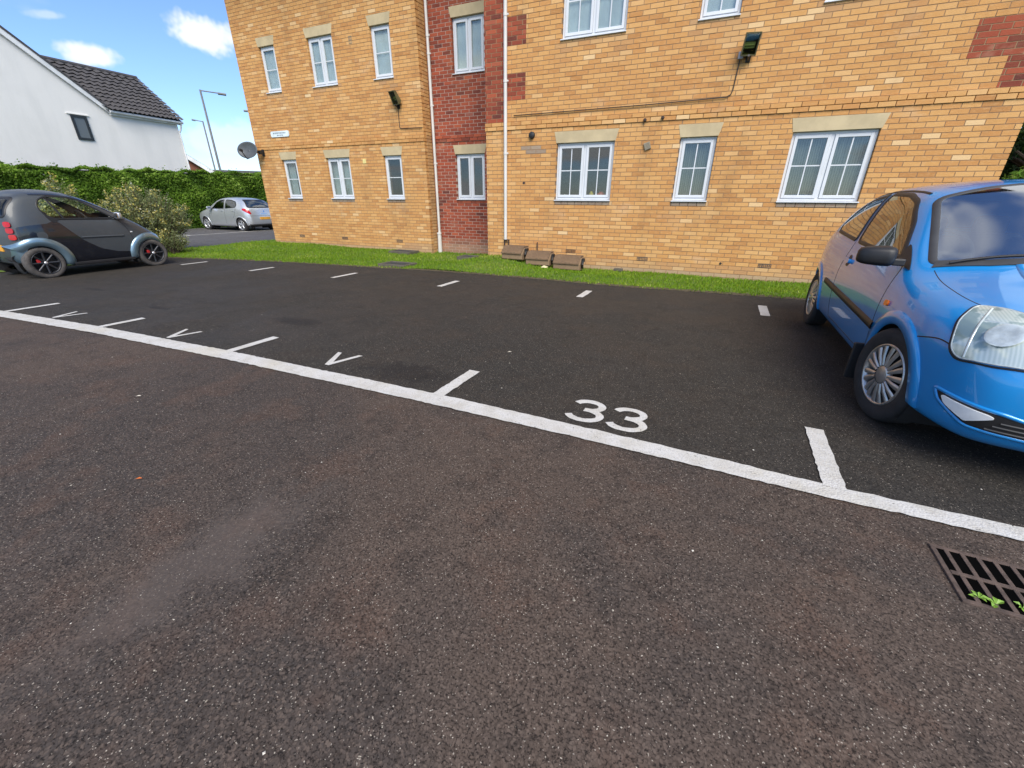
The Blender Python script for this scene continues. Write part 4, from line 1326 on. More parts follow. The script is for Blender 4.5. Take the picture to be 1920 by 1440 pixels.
def build_blue(c):
    S_ = {sg: c.frame('side', sg) for sg in (1, -1)}
    # windscreen
    T_ = Vector((-.848, 0, .53)); N_ = Vector((.53, 0, .848)); O_ = Vector((c.ux(1.02), 0, .945))
    wf = c.dframe(O_, -N_, (0, 1, 0), T_)
    w2 = lambda co: ((co - O_).dot(Vector((0, 1, 0))), (co - O_).dot(T_))
    scr = [(-.66, .085), (-.45, .025), (0, -.005), (.45, .025), (.66, .085), (.565, .79), (.3, .835), (0, .85), (-.3, .835), (-.565, .79)]
    c.cut(rounded(scr, .06), w2, lambda v: abs((v.co - O_).dot(N_)) < .16 and -.3 < (v.co - O_).dot(T_) < 1.0, wf)
    ws = c.panel('windscreen', rounded(scr, .06), wf, 'windscreen_glass', .002, .04, thick=False)
    c.strip('window_seal', rounded(scr, .06), .042, wf, 'grey_trim', .004, .03, parent=ws, closed=True)
    c.panel('scuttle', [(-.67, .05), (-.45, -.005), (0, -.035), (.45, -.005), (.67, .05), (.64, .11), (.44, .055), (0, .025), (-.44, .055), (-.64, .11)], wf, 'grey_trim', .006, .03)
    # wipers
    for (y0, y1) in ((-.10, -.60), (.42, -.08)):
        pts_ = []
        for k in range(9):
            y = y0 + (y1 - y0) * k / 8; b = .02 + .02 * math.sin(k / 8 * math.pi) + .05 * abs(y)
            h_ = c.hit(wf, y, b); pts_.append(h_[0] + h_[1] * .018)
        m = MB(); m.tube(pts_, .008, 6); mesh_piece(c, 'wiper', m, 'black_trim')
    door = [(1.36, .945), (1.62, 1.15), (1.86, 1.29), (2.1, 1.335), (2.52, 1.345), (2.34, .97)]
    quarter = [(2.43, .975), (2.61, 1.34), (2.95, 1.30), (3.14, 1.21), (3.24, 1.06), (3.16, 1.01)]
    for sg in (1, -1):
        fr = S_[sg]
        for nm, ol in (('door_window', door), ('quarter_window', quarter)):
            window_in(c, nm, ol, fr, u2(c), sides(sg, .3), 'car_glass', .032, .05)
    for u in (.80, 3.286): c.arch(u, .30, .325, 'paint_blue', .085, .011, .24)
    # rear glass stays closed: dark panel
    c.panel('rear_window', [(-.52, 1.05), (.52, 1.05), (.46, 1.30), (-.46, 1.30)], c.frame('rear'), 'black_trim', .003, .05, rnd=.05)
    for sg in (1, -1):
        fr = S_[sg]
        c.strip('shut_line', [(1.20, .33), (1.17, .60), (1.20, .86), (1.30, .93)], .007, fr, 'black_trim', .0015, .04)
        c.strip('shut_line', [(2.57, 1.36), (2.38, .95), (2.46, .70), (2.46, .45), (2.40, .30)], .007, fr, 'black_trim', .0015, .04)
        c.strip('shut_line', [(1.25, .295), (2.42, .295)], .007, fr, 'black_trim', .0015, .05)
        c.strip('side_moulding', [(1.15, .515), (1.6, .53), (2.3, .55), (2.80, .565)], .055, fr, 'black_trim', .014, .05)
        c.strip('bumper_joint', [(.60, .60), (.47, .635), (.40, .645), (.30, .62)], .007, fr, 'black_trim', .0015, .02)
        c.strip('roof_moulding', [(1.86, sg * .565), (2.2, sg * .575), (2.7, sg * .57), (3.2, sg * .555), (3.45, sg * .54)], .018, c.frame('top'), 'black_trim', .004, .05)
        c.panel('mirror_sail', [(1.15, .885), (1.38, .925), (1.42, 1.03), (1.36, 1.0)], fr, 'black_trim', .006, .03, rnd=.02)
        c.panel('side_indicator', [(1.03, .675), (1.085, .675), (1.085, .708), (1.03, .708)], fr, 'orange_lamp', .012, .015, rnd=.016)
        hn = c.panel('door_handle', [(2.20, .795), (2.35, .805), (2.35, .838), (2.20, .83)], fr, 'paint_blue', .022, .02, rnd=.015)
        c.panel('handle_recess', [(2.23, .77), (2.31, .77), (2.31, .865), (2.23, .855)], fr, 'black_trim', .0025, .02, rnd=.03, parent=hn)
        door_mirror(c, 1.24, .962, .785, sg, 'black_trim', (.12, .20, .12), .045)
        # headlamp on the corner
        n_ = Vector((.70, sg * .50, .50)).normalized(); ax = Vector((-.58, sg * .815, 0)).normalized(); ay = n_.cross(ax) * (1 if n_.cross(ax).z > 0 else -1)
        hf = c.dframe((c.ux(.34), sg * .58, .675), -n_, ax, ay)
        hl = [(.125, -.095), (.16, .05), (.15, .165), (.05, .165), (-.12, .115), (-.29, .03), (-.33, -.06), (-.25, -.125), (-.05, -.15), (.08, -.14)]
        hp = c.panel('headlight', hl, hf, 'headlamp_lens', .010, .025, rnd=.03)
        c.strip('lamp_rim', rounded(hl, .03), .008, hf, 'lamp_reflector', .012, .02, parent=hp, closed=True)
        c.strip('lamp_gap', rounded(grow(hl, .012), .03), .010, hf, 'black_trim', .004, .02, parent=hp, closed=True)
        m = MB()
        h_ = c.hit(hf, .02, -.01)
        for cx_, rr_ in ((-.03, .066), (-.2, .05)):
            h_ = c.hit(hf, cx_, -.015)
            if not h_: continue
            q = h_[0] + h_[1] * .012; e1 = h_[1].orthogonal().normalized(); e2 = h_[1].cross(e1); b0 = len(m.v)
            for (r1, dd) in ((rr_, .0), (rr_ * .86, .004), (rr_ * .5, -.001), (.0, .003)):
                for k in range(20): m.v.append(tuple(q + (e1 * math.cos(k * .31416) + e2 * math.sin(k * .31416)) * r1 + h_[1] * dd))
            for i in range(3):
                for k in range(20): m.f.append((b0 + i * 20 + k, b0 + i * 20 + (k + 1) % 20, b0 + (i + 1) * 20 + (k + 1) % 20, b0 + (i + 1) * 20 + k))
        mesh_piece(c, 'reflector', m, 'lamp_reflector', hp)
        c.strip('lamp_divider', [(.09, .15), (.075, .0), (.06, -.135)], .012, hf, 'lamp_reflector', .013, .02, parent=hp)
        c.strip('lamp_divider', [(.07, .06), (-.1, .05), (-.28, .0)], .008, hf, 'lamp_reflector', .012, .02, parent=hp)
        # fog lamp and grille in the bumper
        n_ = Vector((.86, sg * .50, 0)).normalized(); ax = Vector((-.50, sg * .86, 0)).normalized()
        ff_ = c.dframe((c.ux(.13), sg * .50, .355), -n_, ax, (0, 0, 1))
        fl = [(.295, .06), (.265, .01), (.14, -.055), (-.10, -.065), (-.17, .0), (.05, .035)]
        fp = c.panel('fog_recess', fl, ff_, 'black_trim', .004, .02, rnd=.02)
        c.strip('fog_rim', rounded(grow(fl, .012), .02), .018, ff_, 'paint_blue', .008, .02, parent=fp, closed=True)
        c.panel('fog_lamp', [(.262, .043), (.24, .008), (.145, -.036), (.055, .016), (.08, .027)], ff_, 'white_lamp', .012, .02, rnd=.012, parent=fp)
        for k in range(3):
            b_ = -.045 + k * .022
            c.strip('fog_slat', [(.075 - .02 * k, b_), (-.12, b_ + .002)], .007, ff_, 'grey_trim', .011, .03, parent=fp)
        # bonnet gap
        c.strip('bonnet_gap', [(1.06, sg * .665), (.85, sg * .675), (.60, sg * .655), (.45, sg * .60), (.33, sg * .50), (.24, sg * .30), (.21, 0)], .0045, c.frame('top'), 'black_trim', .001, .02)
        c.strip('bonnet_crease', [(1.0, sg * .33), (.75, sg * .36), (.45, sg * .34)], .05, c.frame('top'), 'paint_blue', .006, .03)
        m = MB(); m.box(c.ux(1.19), c.ux(1.16), sg * .80 - .09, sg * .80 + .03, .12, .38); mesh_piece(c, 'mud_flap', m, 'black_trim', smooth=False, bevel=.006)
    c.panel('lower_grille', [(-.33, .30), (.33, .30), (.36, .38), (-.36, .38)], c.frame('front'), 'black_trim', .004, .04, rnd=.03)
    c.panel('upper_grille', [(-.36, .64), (.36, .64), (.33, .70), (-.33, .70)], c.frame('front'), 'black_trim', .004, .04, rnd=.03)
    ln = c.strip('front_lip', [(-.80, .225), (-.6, .222), (-.3, .22), (0, .22), (.3, .22), (.6, .222), (.80, .225)], .05, c.frame('front'), 'grey_trim', .012, .04)
    c.strip('tow_cover', [(-.315, .475), (-.285, .475), (-.285, .50), (-.315, .50)], .003, c.frame('front'), 'black_trim', .001, .01, closed=True)
    c.panel('number_plate', [(-.26, .44), (.26, .44), (.26, .55), (-.26, .55)], c.frame('front'), 'white_lamp', .012, .05)
    c.finish_body()
    for sg in (1, -1):
        c.wheel(.80, sg * .735, .295, .175, .195, 'cover', 'wheel_silver', 'tyre', R(13))
        c.wheel(3.286, sg * .735, .295, .175, .195, 'cover', 'wheel_silver', 'tyre')
    floor_pan(c, .5, 3.6, .62, .19)
    # cabin
    m = MB(); m.box(c.ux(1.75), c.ux(1.12), -.66, .66, .60, .90); m.box(c.ux(1.50), c.ux(1.12), -.62, .62, .88, .945); mesh_piece(c, 'dashboard', m, 'cabin', smooth=False, bevel=.05)
    m = MB(); q = Vector((c.ux(1.95), -.36, .93)); e1 = Vector((0, 1, 0)); e2 = Vector((-.42, 0, .9)).normalized()
    m.tube([q + (e1 * math.cos(a) + e2 * math.sin(a)) * .185 for a in np.linspace(0, 2 * math.pi, 33)], .016, 8, cap=False)
    for a in (0, 180, 270): m.tube([q, q + (e1 * math.cos(R(a)) + e2 * math.sin(R(a))) * .18], .018, 6)
    mesh_piece(c, 'steering_wheel', m, 'cabin')
    seats(c, [(2.0, (-.36, .36)), (2.75, (-.32, .32))], 1.10)
build_blue(BLUE)

# ---- small dark two-seater
SPS = dict(
    stations=[.22, .42, .62, .85, 1.1, 1.35, 1.6, 1.9, 2.15, 2.33],
    W=[(.22, .66), (.42, .735), (.62, .745), (1.1, .74), (1.6, .745), (2.15, .757), (2.33, .715)],
    zb=[(.22, .2), (.42, .22), (2.0, .22), (2.33, .25)],
    belt=[(.22, .64), (.42, .76), (.62, .91), (.85, 1.0), (1.1, 1.03), (1.6, 1.06), (1.9, 1.08), (2.33, 1.06)],
    edge=[(.22, .76), (.42, .90), (.62, 1.02), (.85, 1.18), (1.1, 1.335), (1.35, 1.44), (1.6, 1.485), (1.9, 1.485), (2.15, 1.45), (2.33, 1.27)],
    fbelt=[(.22, .98), (.62, .96), (1.1, .955), (2.33, .955)],
    fedge=[(.22, .84), (.42, .84), (.62, .835), (.85, .81), (1.1, .785), (1.35, .77), (1.6, .76), (2.15, .76), (2.33, .80)],
    centre=[(.22, .81), (.42, .97), (.62, 1.08), (.85, 1.245), (1.1, 1.40), (1.35, 1.515), (1.6, 1.57), (1.9, 1.568), (2.15, 1.53), (2.33, 1.35)],
    bow=[(.22, .06), (.62, .07), (1.1, .05), (1.6, 0), (2.33, -.03)],
    front=[(.12, .50, .20, .06), (.07, .55, .28, .02), (.05, .57, .40, .0), (.055, .575, .50, .0), (.075, .57, .58, .015), (.105, .56, .645, .04), (.14, .54, .70, .075)],
    rear=[(2.38, .54, .25, 2.42), (2.42, .60, .34, 2.47), (2.435, .62, .48, 2.495), (2.435, .62, .66, 2.495), (2.425, .61, .86, 2.48), (2.41, .595, 1.02, 2.465), (2.385, .575, 1.16, 2.44)])
GREY = Car('two_seater_car', 2.5, .345, 1.812, SPS, 'paint_grey', 'dark grey two-seater micro car parked at the far left', 'car', (-12.12, 4.69, gz(-12)), R(90), 3)
def build_grey(c):
    O_ = Vector((c.ux(.62), 0, 1.08)); T_ = Vector((-.835, 0, .55)).normalized(); N_ = Vector((.55, 0, .835)).normalized()
    wf = c.dframe(O_, -N_, (0, 1, 0), T_); w2 = lambda co: ((co - O_).dot(Vector((0, 1, 0))), (co - O_).dot(T_))
    scr = rounded([(-.60, .05), (0, .0), (.60, .05), (.53, .80), (0, .84), (-.53, .80)], .06)
    c.cut(scr, w2, lambda v: abs((v.co - O_).dot(N_)) < .16 and -.2 < (v.co - O_).dot(T_) < 1.1, wf)
    ws = c.panel('windscreen', scr, wf, 'car_glass_light', .002, .04, thick=False); c.strip('window_seal', scr, .05, wf, 'black_trim', .004, .03, parent=ws, closed=True)
    rw = rounded([(-.585, 1.10), (.585, 1.10), (.545, 1.41), (-.545, 1.41)], .07); fr = c.frame('rear')
    c.cut(rw, lambda co: (co.y, co.z), lambda v: v.co.x < c.ux(2.05), fr)
    g_ = c.panel('rear_window', rw, fr, 'car_glass_light', .002, .04, thick=False); c.strip('window_seal', rw, .05, fr, 'black_trim', .004, .03, parent=g_, closed=True)
    win = [(.84, 1.035), (1.08, 1.22), (1.28, 1.375), (1.48, 1.435), (1.74, 1.44), (1.88, 1.38), (1.94, 1.25), (1.88, 1.11), (1.74, 1.04)]
    for sg in (1, -1):
        sf = c.frame('side', sg)
        sw = window_in(c, 'door_window', win, sf, u2(c), sides(sg, .3), 'car_glass_light', .03, .06)
        c.strip('window_divider', [(1.64, 1.06), (1.76, 1.40)], .035, sf, 'black_trim', .006, .03, parent=sw)
    c.arch(.345, .285, .315, 'paint_iridescent', .15, .034, .22)
    c.arch(2.157, .29, .325, 'paint_iridescent', .16, .040, .22)
    for sg in (1, -1):
        sf = c.frame('side', sg)
        c.panel('safety_cell', [(2.34, .92), (2.16, .95), (1.92, .97), (1.80, 1.02), (1.73, .97), (1.62, .82), (1.46, .63), (1.24, .47), (.98, .385), (.72, .365), (.70, .27), (1.2, .25), (1.74, .255), (1.76, .42), (1.88, .60), (2.05, .67), (2.28, .66), (2.36, .70)], sf, 'paint_graphite', .004, .03, rnd=.03)
        c.panel('window_corner', [(1.72, 1.04), (1.90, 1.12), (1.86, 1.03), (1.80, .97)], sf, 'black_trim', .008, .02, rnd=.02)
        c.strip('shut_line', [(.66, .38), (.64, .62), (.70, .86), (.80, 1.0)], .009, sf, 'black_trim', .002, .03)
        c.strip('belt_line', [(.66, .99), (.95, 1.015), (1.74, 1.04)], .02, sf, 'black_trim', .004, .04)
        c.strip('door_moulding', [(.80, .69), (1.1, .695), (1.5, .70)], .035, sf, 'paint_grey', .014, .04)
        c.panel('side_indicator', [(.62, .745), (.66, .745), (.66, .765), (.62, .765)], sf, 'white_lamp', .007, .02)
        c.panel('fuel_flap', rounded([(1.98, .70), (2.12, .70), (2.12, .83), (1.98, .83)], .065), sf, 'paint_grey', .008, .02)
        c.strip('pillar_trim', [(.62, 1.015), (.85, 1.165), (1.1, 1.315), (1.35, 1.425), (1.6, 1.468), (1.95, 1.468)], .03, sf, 'paint_graphite', .006, .04)
        door_mirror(c, .82, 1.08, .68, sg, 'wheel_bright', (.09, .16, .13), .05)
        m = MB(); m.box(c.ux(1.75), c.ux(.72), sg * .60 if sg > 0 else -.74, sg * .60 if sg < 0 else .74, .19, .25); mesh_piece(c, 'side_skirt', m, 'black_trim', smooth=False, bevel=.015)
        for k, z in enumerate((.97, .865, .755)):
            n_ = Vector((-.80, sg * .60, 0)).normalized(); ax = Vector((.6, sg * .8, 0)).normalized()
            lf = c.dframe((c.ux(2.40), sg * (.60 + .012 * k), z), -n_, ax, (0, 0, 1))
            c.panel('tail_light', rounded([(-.055, -.046), (.055, -.046), (.055, .046), (-.055, .046)], .05), lf, 'red_lamp', .022, .015)
        c.panel('headlight', rounded([(.34, .56), (.50, .60), (.52, .72), (.38, .70)], .05) if sg > 0 else rounded([(-.34, .56), (-.50, .60), (-.52, .72), (-.38, .70)], .05), c.frame('front'), 'headlamp_lens', .006, .03)
    c.panel('number_plate', [(-.26, .50), (.26, .50), (.26, .61), (-.26, .61)], c.frame('rear'), 'plate_yellow', .012, .06)
    c.strip('bumper_gap', [(-.74, .565), (-.5, .57), (0, .57), (.5, .57), (.74, .565)], .02, c.frame('rear'), 'black_trim', .003, .04)
    c.strip('rear_valance', [(-.72, .27), (-.4, .265), (0, .265), (.4, .265), (.72, .27)], .07, c.frame('rear'), 'black_trim', .012, .04)
    for sg in (1, -1):
        c.panel('bumper_corner', [(2.39, .28), (2.46, .30), (2.46, .54), (2.37, .56), (2.30, .56), (2.33, .50), (2.37, .40)], c.frame('side', sg), 'paint_iridescent', .006, .02, rnd=.02)
    c.finish_body()
    for sg in (1, -1):
        for u in (.345, 2.157):
            w_ = c.wheel(u, sg * (.655 if u < 1 else .665), .285, .185 if u > 1 else .165, .205, (8, .085), 'wheel_black', 'tyre_dusty')
            m = MB(); y_ = sg * .045
            m.box(-.115, -.06, y_ - .02, y_ + .02, -.02, .07); m.build('brake_caliper', MATS['caliper_red'], w_, bevel=.01)
            m = MB(); m.lathe([(0, sg * .083), (.024, sg * .082), (.03, sg * .07)], 16, 'y'); m.build('wheel_cap', MATS['wheel_bright'], w_, smooth=True)
    floor_pan(c, .3, 2.3, .56, .2)
    m = MB(); m.box(c.ux(1.05), c.ux(.68), -.58, .58, .6, .98); mesh_piece(c, 'dashboard', m, 'cabin', smooth=False, bevel=.05)
    m = MB(); m.box(c.ux(2.38), c.ux(1.88), -.60, .60, .60, 1.0); mesh_piece(c, 'engine_cover', m, 'cabin', smooth=False, bevel=.05)
    m = MB(); q = Vector((c.ux(1.18), -.30, 1.02)); e1 = Vector((0, 1, 0)); e2 = Vector((-.42, 0, .9)).normalized()
    m.tube([q + (e1 * math.cos(a) + e2 * math.sin(a)) * .17 for a in np.linspace(0, 2 * math.pi, 25)], .016, 8, cap=False); mesh_piece(c, 'steering_wheel', m, 'cabin')
    for y in (-.30, .30):
        m = MB(); m.obox((c.ux(1.55), y, .62), (.22, 0, 0), (0, .22, 0), (0, 0, .08)); m.obox((c.ux(1.78), y, .90), (.05, 0, 0), (0, .21, 0), (-.05, 0, .27)); m.obox((c.ux(1.86), y, 1.22), (.035, 0, 0), (0, .12, 0), (0, 0, .07))
        mesh_piece(c, 'car_seat', m, 'seat_cloth', smooth=False, bevel=.04)
build_grey(GREY)

# ---- silver five-door seen from behind, beyond the access road
SPV = dict(
    stations=[.30, .54, .82, 1.06, 1.28, 1.52, 1.8, 2.12, 2.5, 2.9, 3.28, 3.56, 3.76],
    W=[(.3, .76), (.54, .825), (.82, .86), (1.28, .865), (2.5, .868), (3.28, .868), (3.56, .84), (3.76, .79)],
    zb=[(.3, .20), (.82, .21), (3.2, .21), (3.76, .27)],
    belt=[(.3, .68), (.54, .75), (.82, .82), (1.06, .87), (1.28, .91), (2.12, .95), (2.9, .99), (3.56, 1.02), (3.76, .96)],
    edge=[(.3, .80), (.54, .86), (.82, .92), (1.06, .98), (1.28, 1.08), (1.52, 1.23), (1.8, 1.365), (2.12, 1.425), (2.5, 1.43), (2.9, 1.41), (3.28, 1.365), (3.56, 1.29), (3.76, 1.08)],
    fbelt=[(.3, .985), (.82, .975), (1.28, .955), (3.28, .955), (3.76, .96)],
    fedge=[(.3, .87), (.54, .875), (.82, .87), (1.06, .86), (1.28, .83), (1.52, .785), (1.8, .74), (2.12, .715), (2.9, .70), (3.56, .69), (3.76, .75)],
    centre=[(.3, .84), (.54, .93), (.82, .995), (1.06, 1.06), (1.28, 1.18), (1.52, 1.32), (1.8, 1.445), (2.12, 1.495), (2.5, 1.50), (2.9, 1.48), (3.28, 1.445), (3.56, 1.38), (3.76, 1.16)],
    bow=[(.3, .10), (.82, .10), (1.28, .10), (1.8, .06), (2.5, 0), (3.28, -.03), (3.76, -.08)],
    front=[(.20, .60, .19, .10), (.135, .645, .28, .03), (.115, .66, .41, .0), (.12, .66, .56, .0), (.15, .65, .67, .02), (.185, .64, .735, .045), (.225, .62, .77, .08)],
    rear=[(3.88, .64, .27, 3.93), (3.92, .68, .36, 3.975), (3.925, .69, .52, 3.995), (3.915, .69, .68, 3.99), (3.88, .685, .86, 3.96), (3.845, .67, .96, 3.93), (3.82, .62, 1.03, 3.90)])
SILV = Car('silver_hatchback', 4.0, .86, 2.511, SPV, 'paint_silver', 'silver five-door hatchback parked nose to the hedge beyond the access road', 'car', (-21.2, 14.5, gz(-20) - .02), R(180), 2)
def build_silver(c):
    win1 = [(1.48, .985), (1.8, 1.25), (2.05, 1.345), (2.33, 1.365), (2.36, 1.0)]
    win2 = [(2.46, 1.005), (2.45, 1.365), (2.8, 1.355), (3.12, 1.28), (3.22, 1.14), (3.16, 1.05)]
    for sg in (1, -1):
        for ol in (win1, win2): window_in(c, 'door_window', ol, c.frame('side', sg), u2(c), sides(sg, .3), 'car_glass', .03, .05, h=.06)
    fr = c.frame('rear')
    rw = rounded([(-.62, 1.05), (.62, 1.05), (.60, 1.12), (.50, 1.36), (-.50, 1.36), (-.60, 1.12)], .06)
    c.cut(rw, lambda co: (co.y, co.z), lambda v: v.co.x < c.ux(3.3), fr)
    g_ = c.panel('rear_window', rw, fr, 'car_glass', .003, .05, thick=False); c.strip('window_seal', rw, .05, fr, 'black_trim', .005, .05, parent=g_, closed=True)
    O_ = Vector((c.ux(1.06), 0, 1.06)); T_ = Vector((-.887, 0, .461)); N_ = Vector((.461, 0, .887)); wf = c.dframe(O_, -N_, (0, 1, 0), T_)
    c.panel('windscreen', rounded([(-.66, .1), (0, .02), (.66, .1), (.56, .76), (-.56, .76)], .06), wf, 'black_trim', .003, .06)
    for u in (.86, 3.371): c.arch(u, .30, .335, 'paint_silver', .045, .014, .24)
    for sg in (1, -1):
        sf = c.frame('side', sg)
        c.strip('shut_line', [(1.28, .33), (1.25, .62), (1.33, .93)], .01, sf, 'black_trim', .002, .05)
        c.strip('shut_line', [(2.41, 1.37), (2.41, .6), (2.38, .32)], .01, sf, 'black_trim', .002, .05)
        c.strip('shut_line', [(3.2, 1.02), (3.1, .75), (2.98, .60)], .01, sf, 'black_trim', .002, .05)
        for u in (2.15, 2.95): c.panel('door_handle', [(u, .87), (u + .15, .878), (u + .15, .905), (u, .90)], sf, 'paint_silver', .02, .03)
        door_mirror(c, 1.50, 1.02, .80, sg, 'paint_silver', (.11, .2, .13), .05)
        n_ = Vector((-.75, sg * .62, .22)).normalized(); ax = Vector((.64, sg * .77, 0)).normalized(); ay = n_.cross(ax); ay = ay if ay.z > 0 else -ay
        lf = c.dframe((c.ux(3.80), sg * .70, .90), -n_, ax, ay)
        c.panel('tail_light', [(.19, .13), (.21, .06), (.06, -.05), (-.10, -.15), (-.15, -.10), (-.08, .02), (.04, .10)], lf, 'red_lamp', .008, .03, rnd=.03)
    c.panel('number_plate', [(-.26, .53), (.26, .53), (.26, .64), (-.26, .64)], fr, 'plate_yellow', .014, .06)
    c.strip('bumper_gap', [(-.74, .70), (-.4, .69), (0, .69), (.4, .69), (.74, .70)], .012, fr, 'black_trim', .002, .05)
    c.strip('rear_valance', [(-.72, .31), (-.4, .305), (0, .305), (.4, .305), (.72, .31)], .06, fr, 'grey_trim', .012, .05)
    c.panel('tailgate_badge', rounded([(-.04, .84), (.04, .84), (.04, .92), (-.04, .92)], .04), fr, 'chrome', .006, .03)
    c.panel('tailgate_handle', [(-.16, .77), (.16, .77), (.16, .795), (-.16, .795)], fr, 'chrome', .01, .05)
    c.finish_body()
    for sg in (1, -1):
        for u in (.86, 3.371): c.wheel(u, sg * .745, .30, .19, .205, (5, .16), 'wheel_bright', 'tyre')
    floor_pan(c, .5, 3.7, .64, .2)
    seats(c, [(2.0, (-.37, .37)), (2.85, (-.35, .35))], 1.13)
    m = MB(); m.box(c.ux(1.75), c.ux(1.2), -.66, .66, .62, .95); mesh_piece(c, 'dashboard', m, 'cabin', smooth=False, bevel=.05)
build_silver(SILV)

# ------------------------------------------------------------------ foliage
def leaf_mesh(name, P, Nrm, size, mat, parent=None, aspect=.6, tones=None, curl=.25, jitter=.7):
    """many small folded leaves: P positions, Nrm mean facing"""
    n = len(P); P = np.asarray(P, float); Nrm = np.asarray(Nrm, float)
    d = Nrm + rng.normal(0, jitter, (n, 3)); d /= np.linalg.norm(d, axis=1)[:, None]
    t_ = rng.normal(0, 1, (n, 3)); t_ -= d * np.sum(t_ * d, 1)[:, None]; t_ /= np.linalg.norm(t_, axis=1)[:, None]
    b = np.cross(d, t_)
    sz = (size * rng.uniform(.6, 1.35, n))[:, None]
    v = np.zeros((n, 4, 3))
    v[:, 0] = P - t_ * sz; v[:, 1] = P + b * sz * aspect - d * sz * curl; v[:, 2] = P + t_ * sz; v[:, 3] = P - b * sz * aspect - d * sz * curl
    V = v.reshape(-1, 3); k = np.arange(n) * 4
    F = np.stack([np.stack([k, k + 1, k + 2], 1), np.stack([k, k + 2, k + 3], 1)], 1).reshape(-1, 3)
    me = bpy.data.meshes.new(name)
    me.vertices.add(len(V)); me.vertices.foreach_set('co', V.ravel())
    me.loops.add(F.size); me.loops.foreach_set('vertex_index', F.ravel())
    me.polygons.add(len(F)); me.polygons.foreach_set('loop_start', np.arange(len(F)) * 3); me.polygons.foreach_set('loop_total', np.full(len(F), 3))
    me.polygons.foreach_set('use_smooth', np.zeros(len(F), bool)); me.update(calc_edges=True)
    at = me.attributes.new('rnd', 'FLOAT', 'POINT')
    if tones is None: tones = rng.uniform(0, 1, n)
    at.data.foreach_set('value', np.repeat(np.clip(tones, 0, 1), 4))
    return link(name, me, mat, parent)
mat_blade('hedge_leaf', (.055, .12, .010), (.115, .22, .016), (.20, .32, .03))
mat_blade('shrub_leaf', (.11, .14, .04), (.23, .27, .11), (.40, .45, .26))
mat_blade('flower_yellow', (.42, .36, .08), (.55, .48, .12), (.62, .58, .3))
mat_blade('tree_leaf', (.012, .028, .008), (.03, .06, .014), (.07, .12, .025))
mat_blade('fresh_leaf', (.09, .2, .02), (.14, .28, .03), (.22, .36, .06))
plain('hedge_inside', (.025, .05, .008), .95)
plain('bark', (.07, .05, .035), .9, scale=14, bump=.4)

# clipped hedge
hx0, hx1, hy0, hy1, hz1 = -25.3, -23.7, 3.0, 29.0, 2.42
hroot = empty('hedge', (-24.5, 24, -.14)); tag(hroot, 'long clipped green hedge between the access road and white house', 'hedge')
def hz(y): return 2.30 + .022 * (y - 8) if y < 20 else 2.56
m = MB(); ys_ = np.arange(hy0, hy1 + .01, 2.0)
for y in ys_: m.v += [(hx0 + .1 + 24.5, y - 24, 0), (hx1 - .24 + 24.5, y - 24, 0), (hx1 - .24 + 24.5, y - 24, hz(y) + .09), (hx0 + .1 + 24.5, y - 24, hz(y) + .09)]
for i in range(len(ys_) - 1):
    for k in range(4): m.f.append((4 * i + k, 4 * i + (k + 1) % 4, 4 * i + 4 + (k + 1) % 4, 4 * i + 4 + k))
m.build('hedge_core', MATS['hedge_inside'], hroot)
N = 125000
yy = hy0 + (hy1 - hy0) * rng.uniform(0, 1, N) ** 1.15
zt = np.array([hz(y) for y in yy]) + .14
zz_ = rng.uniform(0, 1, N) ** .85 * zt - .1
def lump(y, z): return .10 * np.sin(y * 1.9 + 1.3 * np.sin(z * 2.2)) * np.sin(z * 3.1 + y * .7) + .06 * np.sin(y * 5.3 + z * 4.1)
face = rng.uniform(0, 1, N) < .72
xx = np.where(face, hx1 - .08 + lump(yy, zz_) + rng.normal(0, .05, N), rng.uniform(hx0, hx1, N))
ztop = zt + .05 * np.sin(yy * 3.1) + .04 * np.sin(yy * 7.7 + xx * 4)
zz_ = np.where(face, np.minimum(zz_, ztop), ztop + rng.normal(0, .022, N))
sprig = (~face) & (rng.uniform(0, 1, N) < .006); zz_ = np.where(sprig, zz_ + rng.uniform(.05, .22, N), zz_)
nr = np.where(face[:, None], np.array([[1., -.1, .45]]), np.array([[.1, 0, 1.]]))
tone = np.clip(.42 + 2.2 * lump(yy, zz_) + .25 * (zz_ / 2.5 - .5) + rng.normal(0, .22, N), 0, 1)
P_ = np.stack([xx + 24.5, yy - 24, zz_], 1)
hl_ = leaf_mesh('hedge_leaves', P_, nr, np.full(N, .047), MATS['hedge_leaf'], hroot, .62, tone, .3, .75); tag(hl_, kind='stuff')

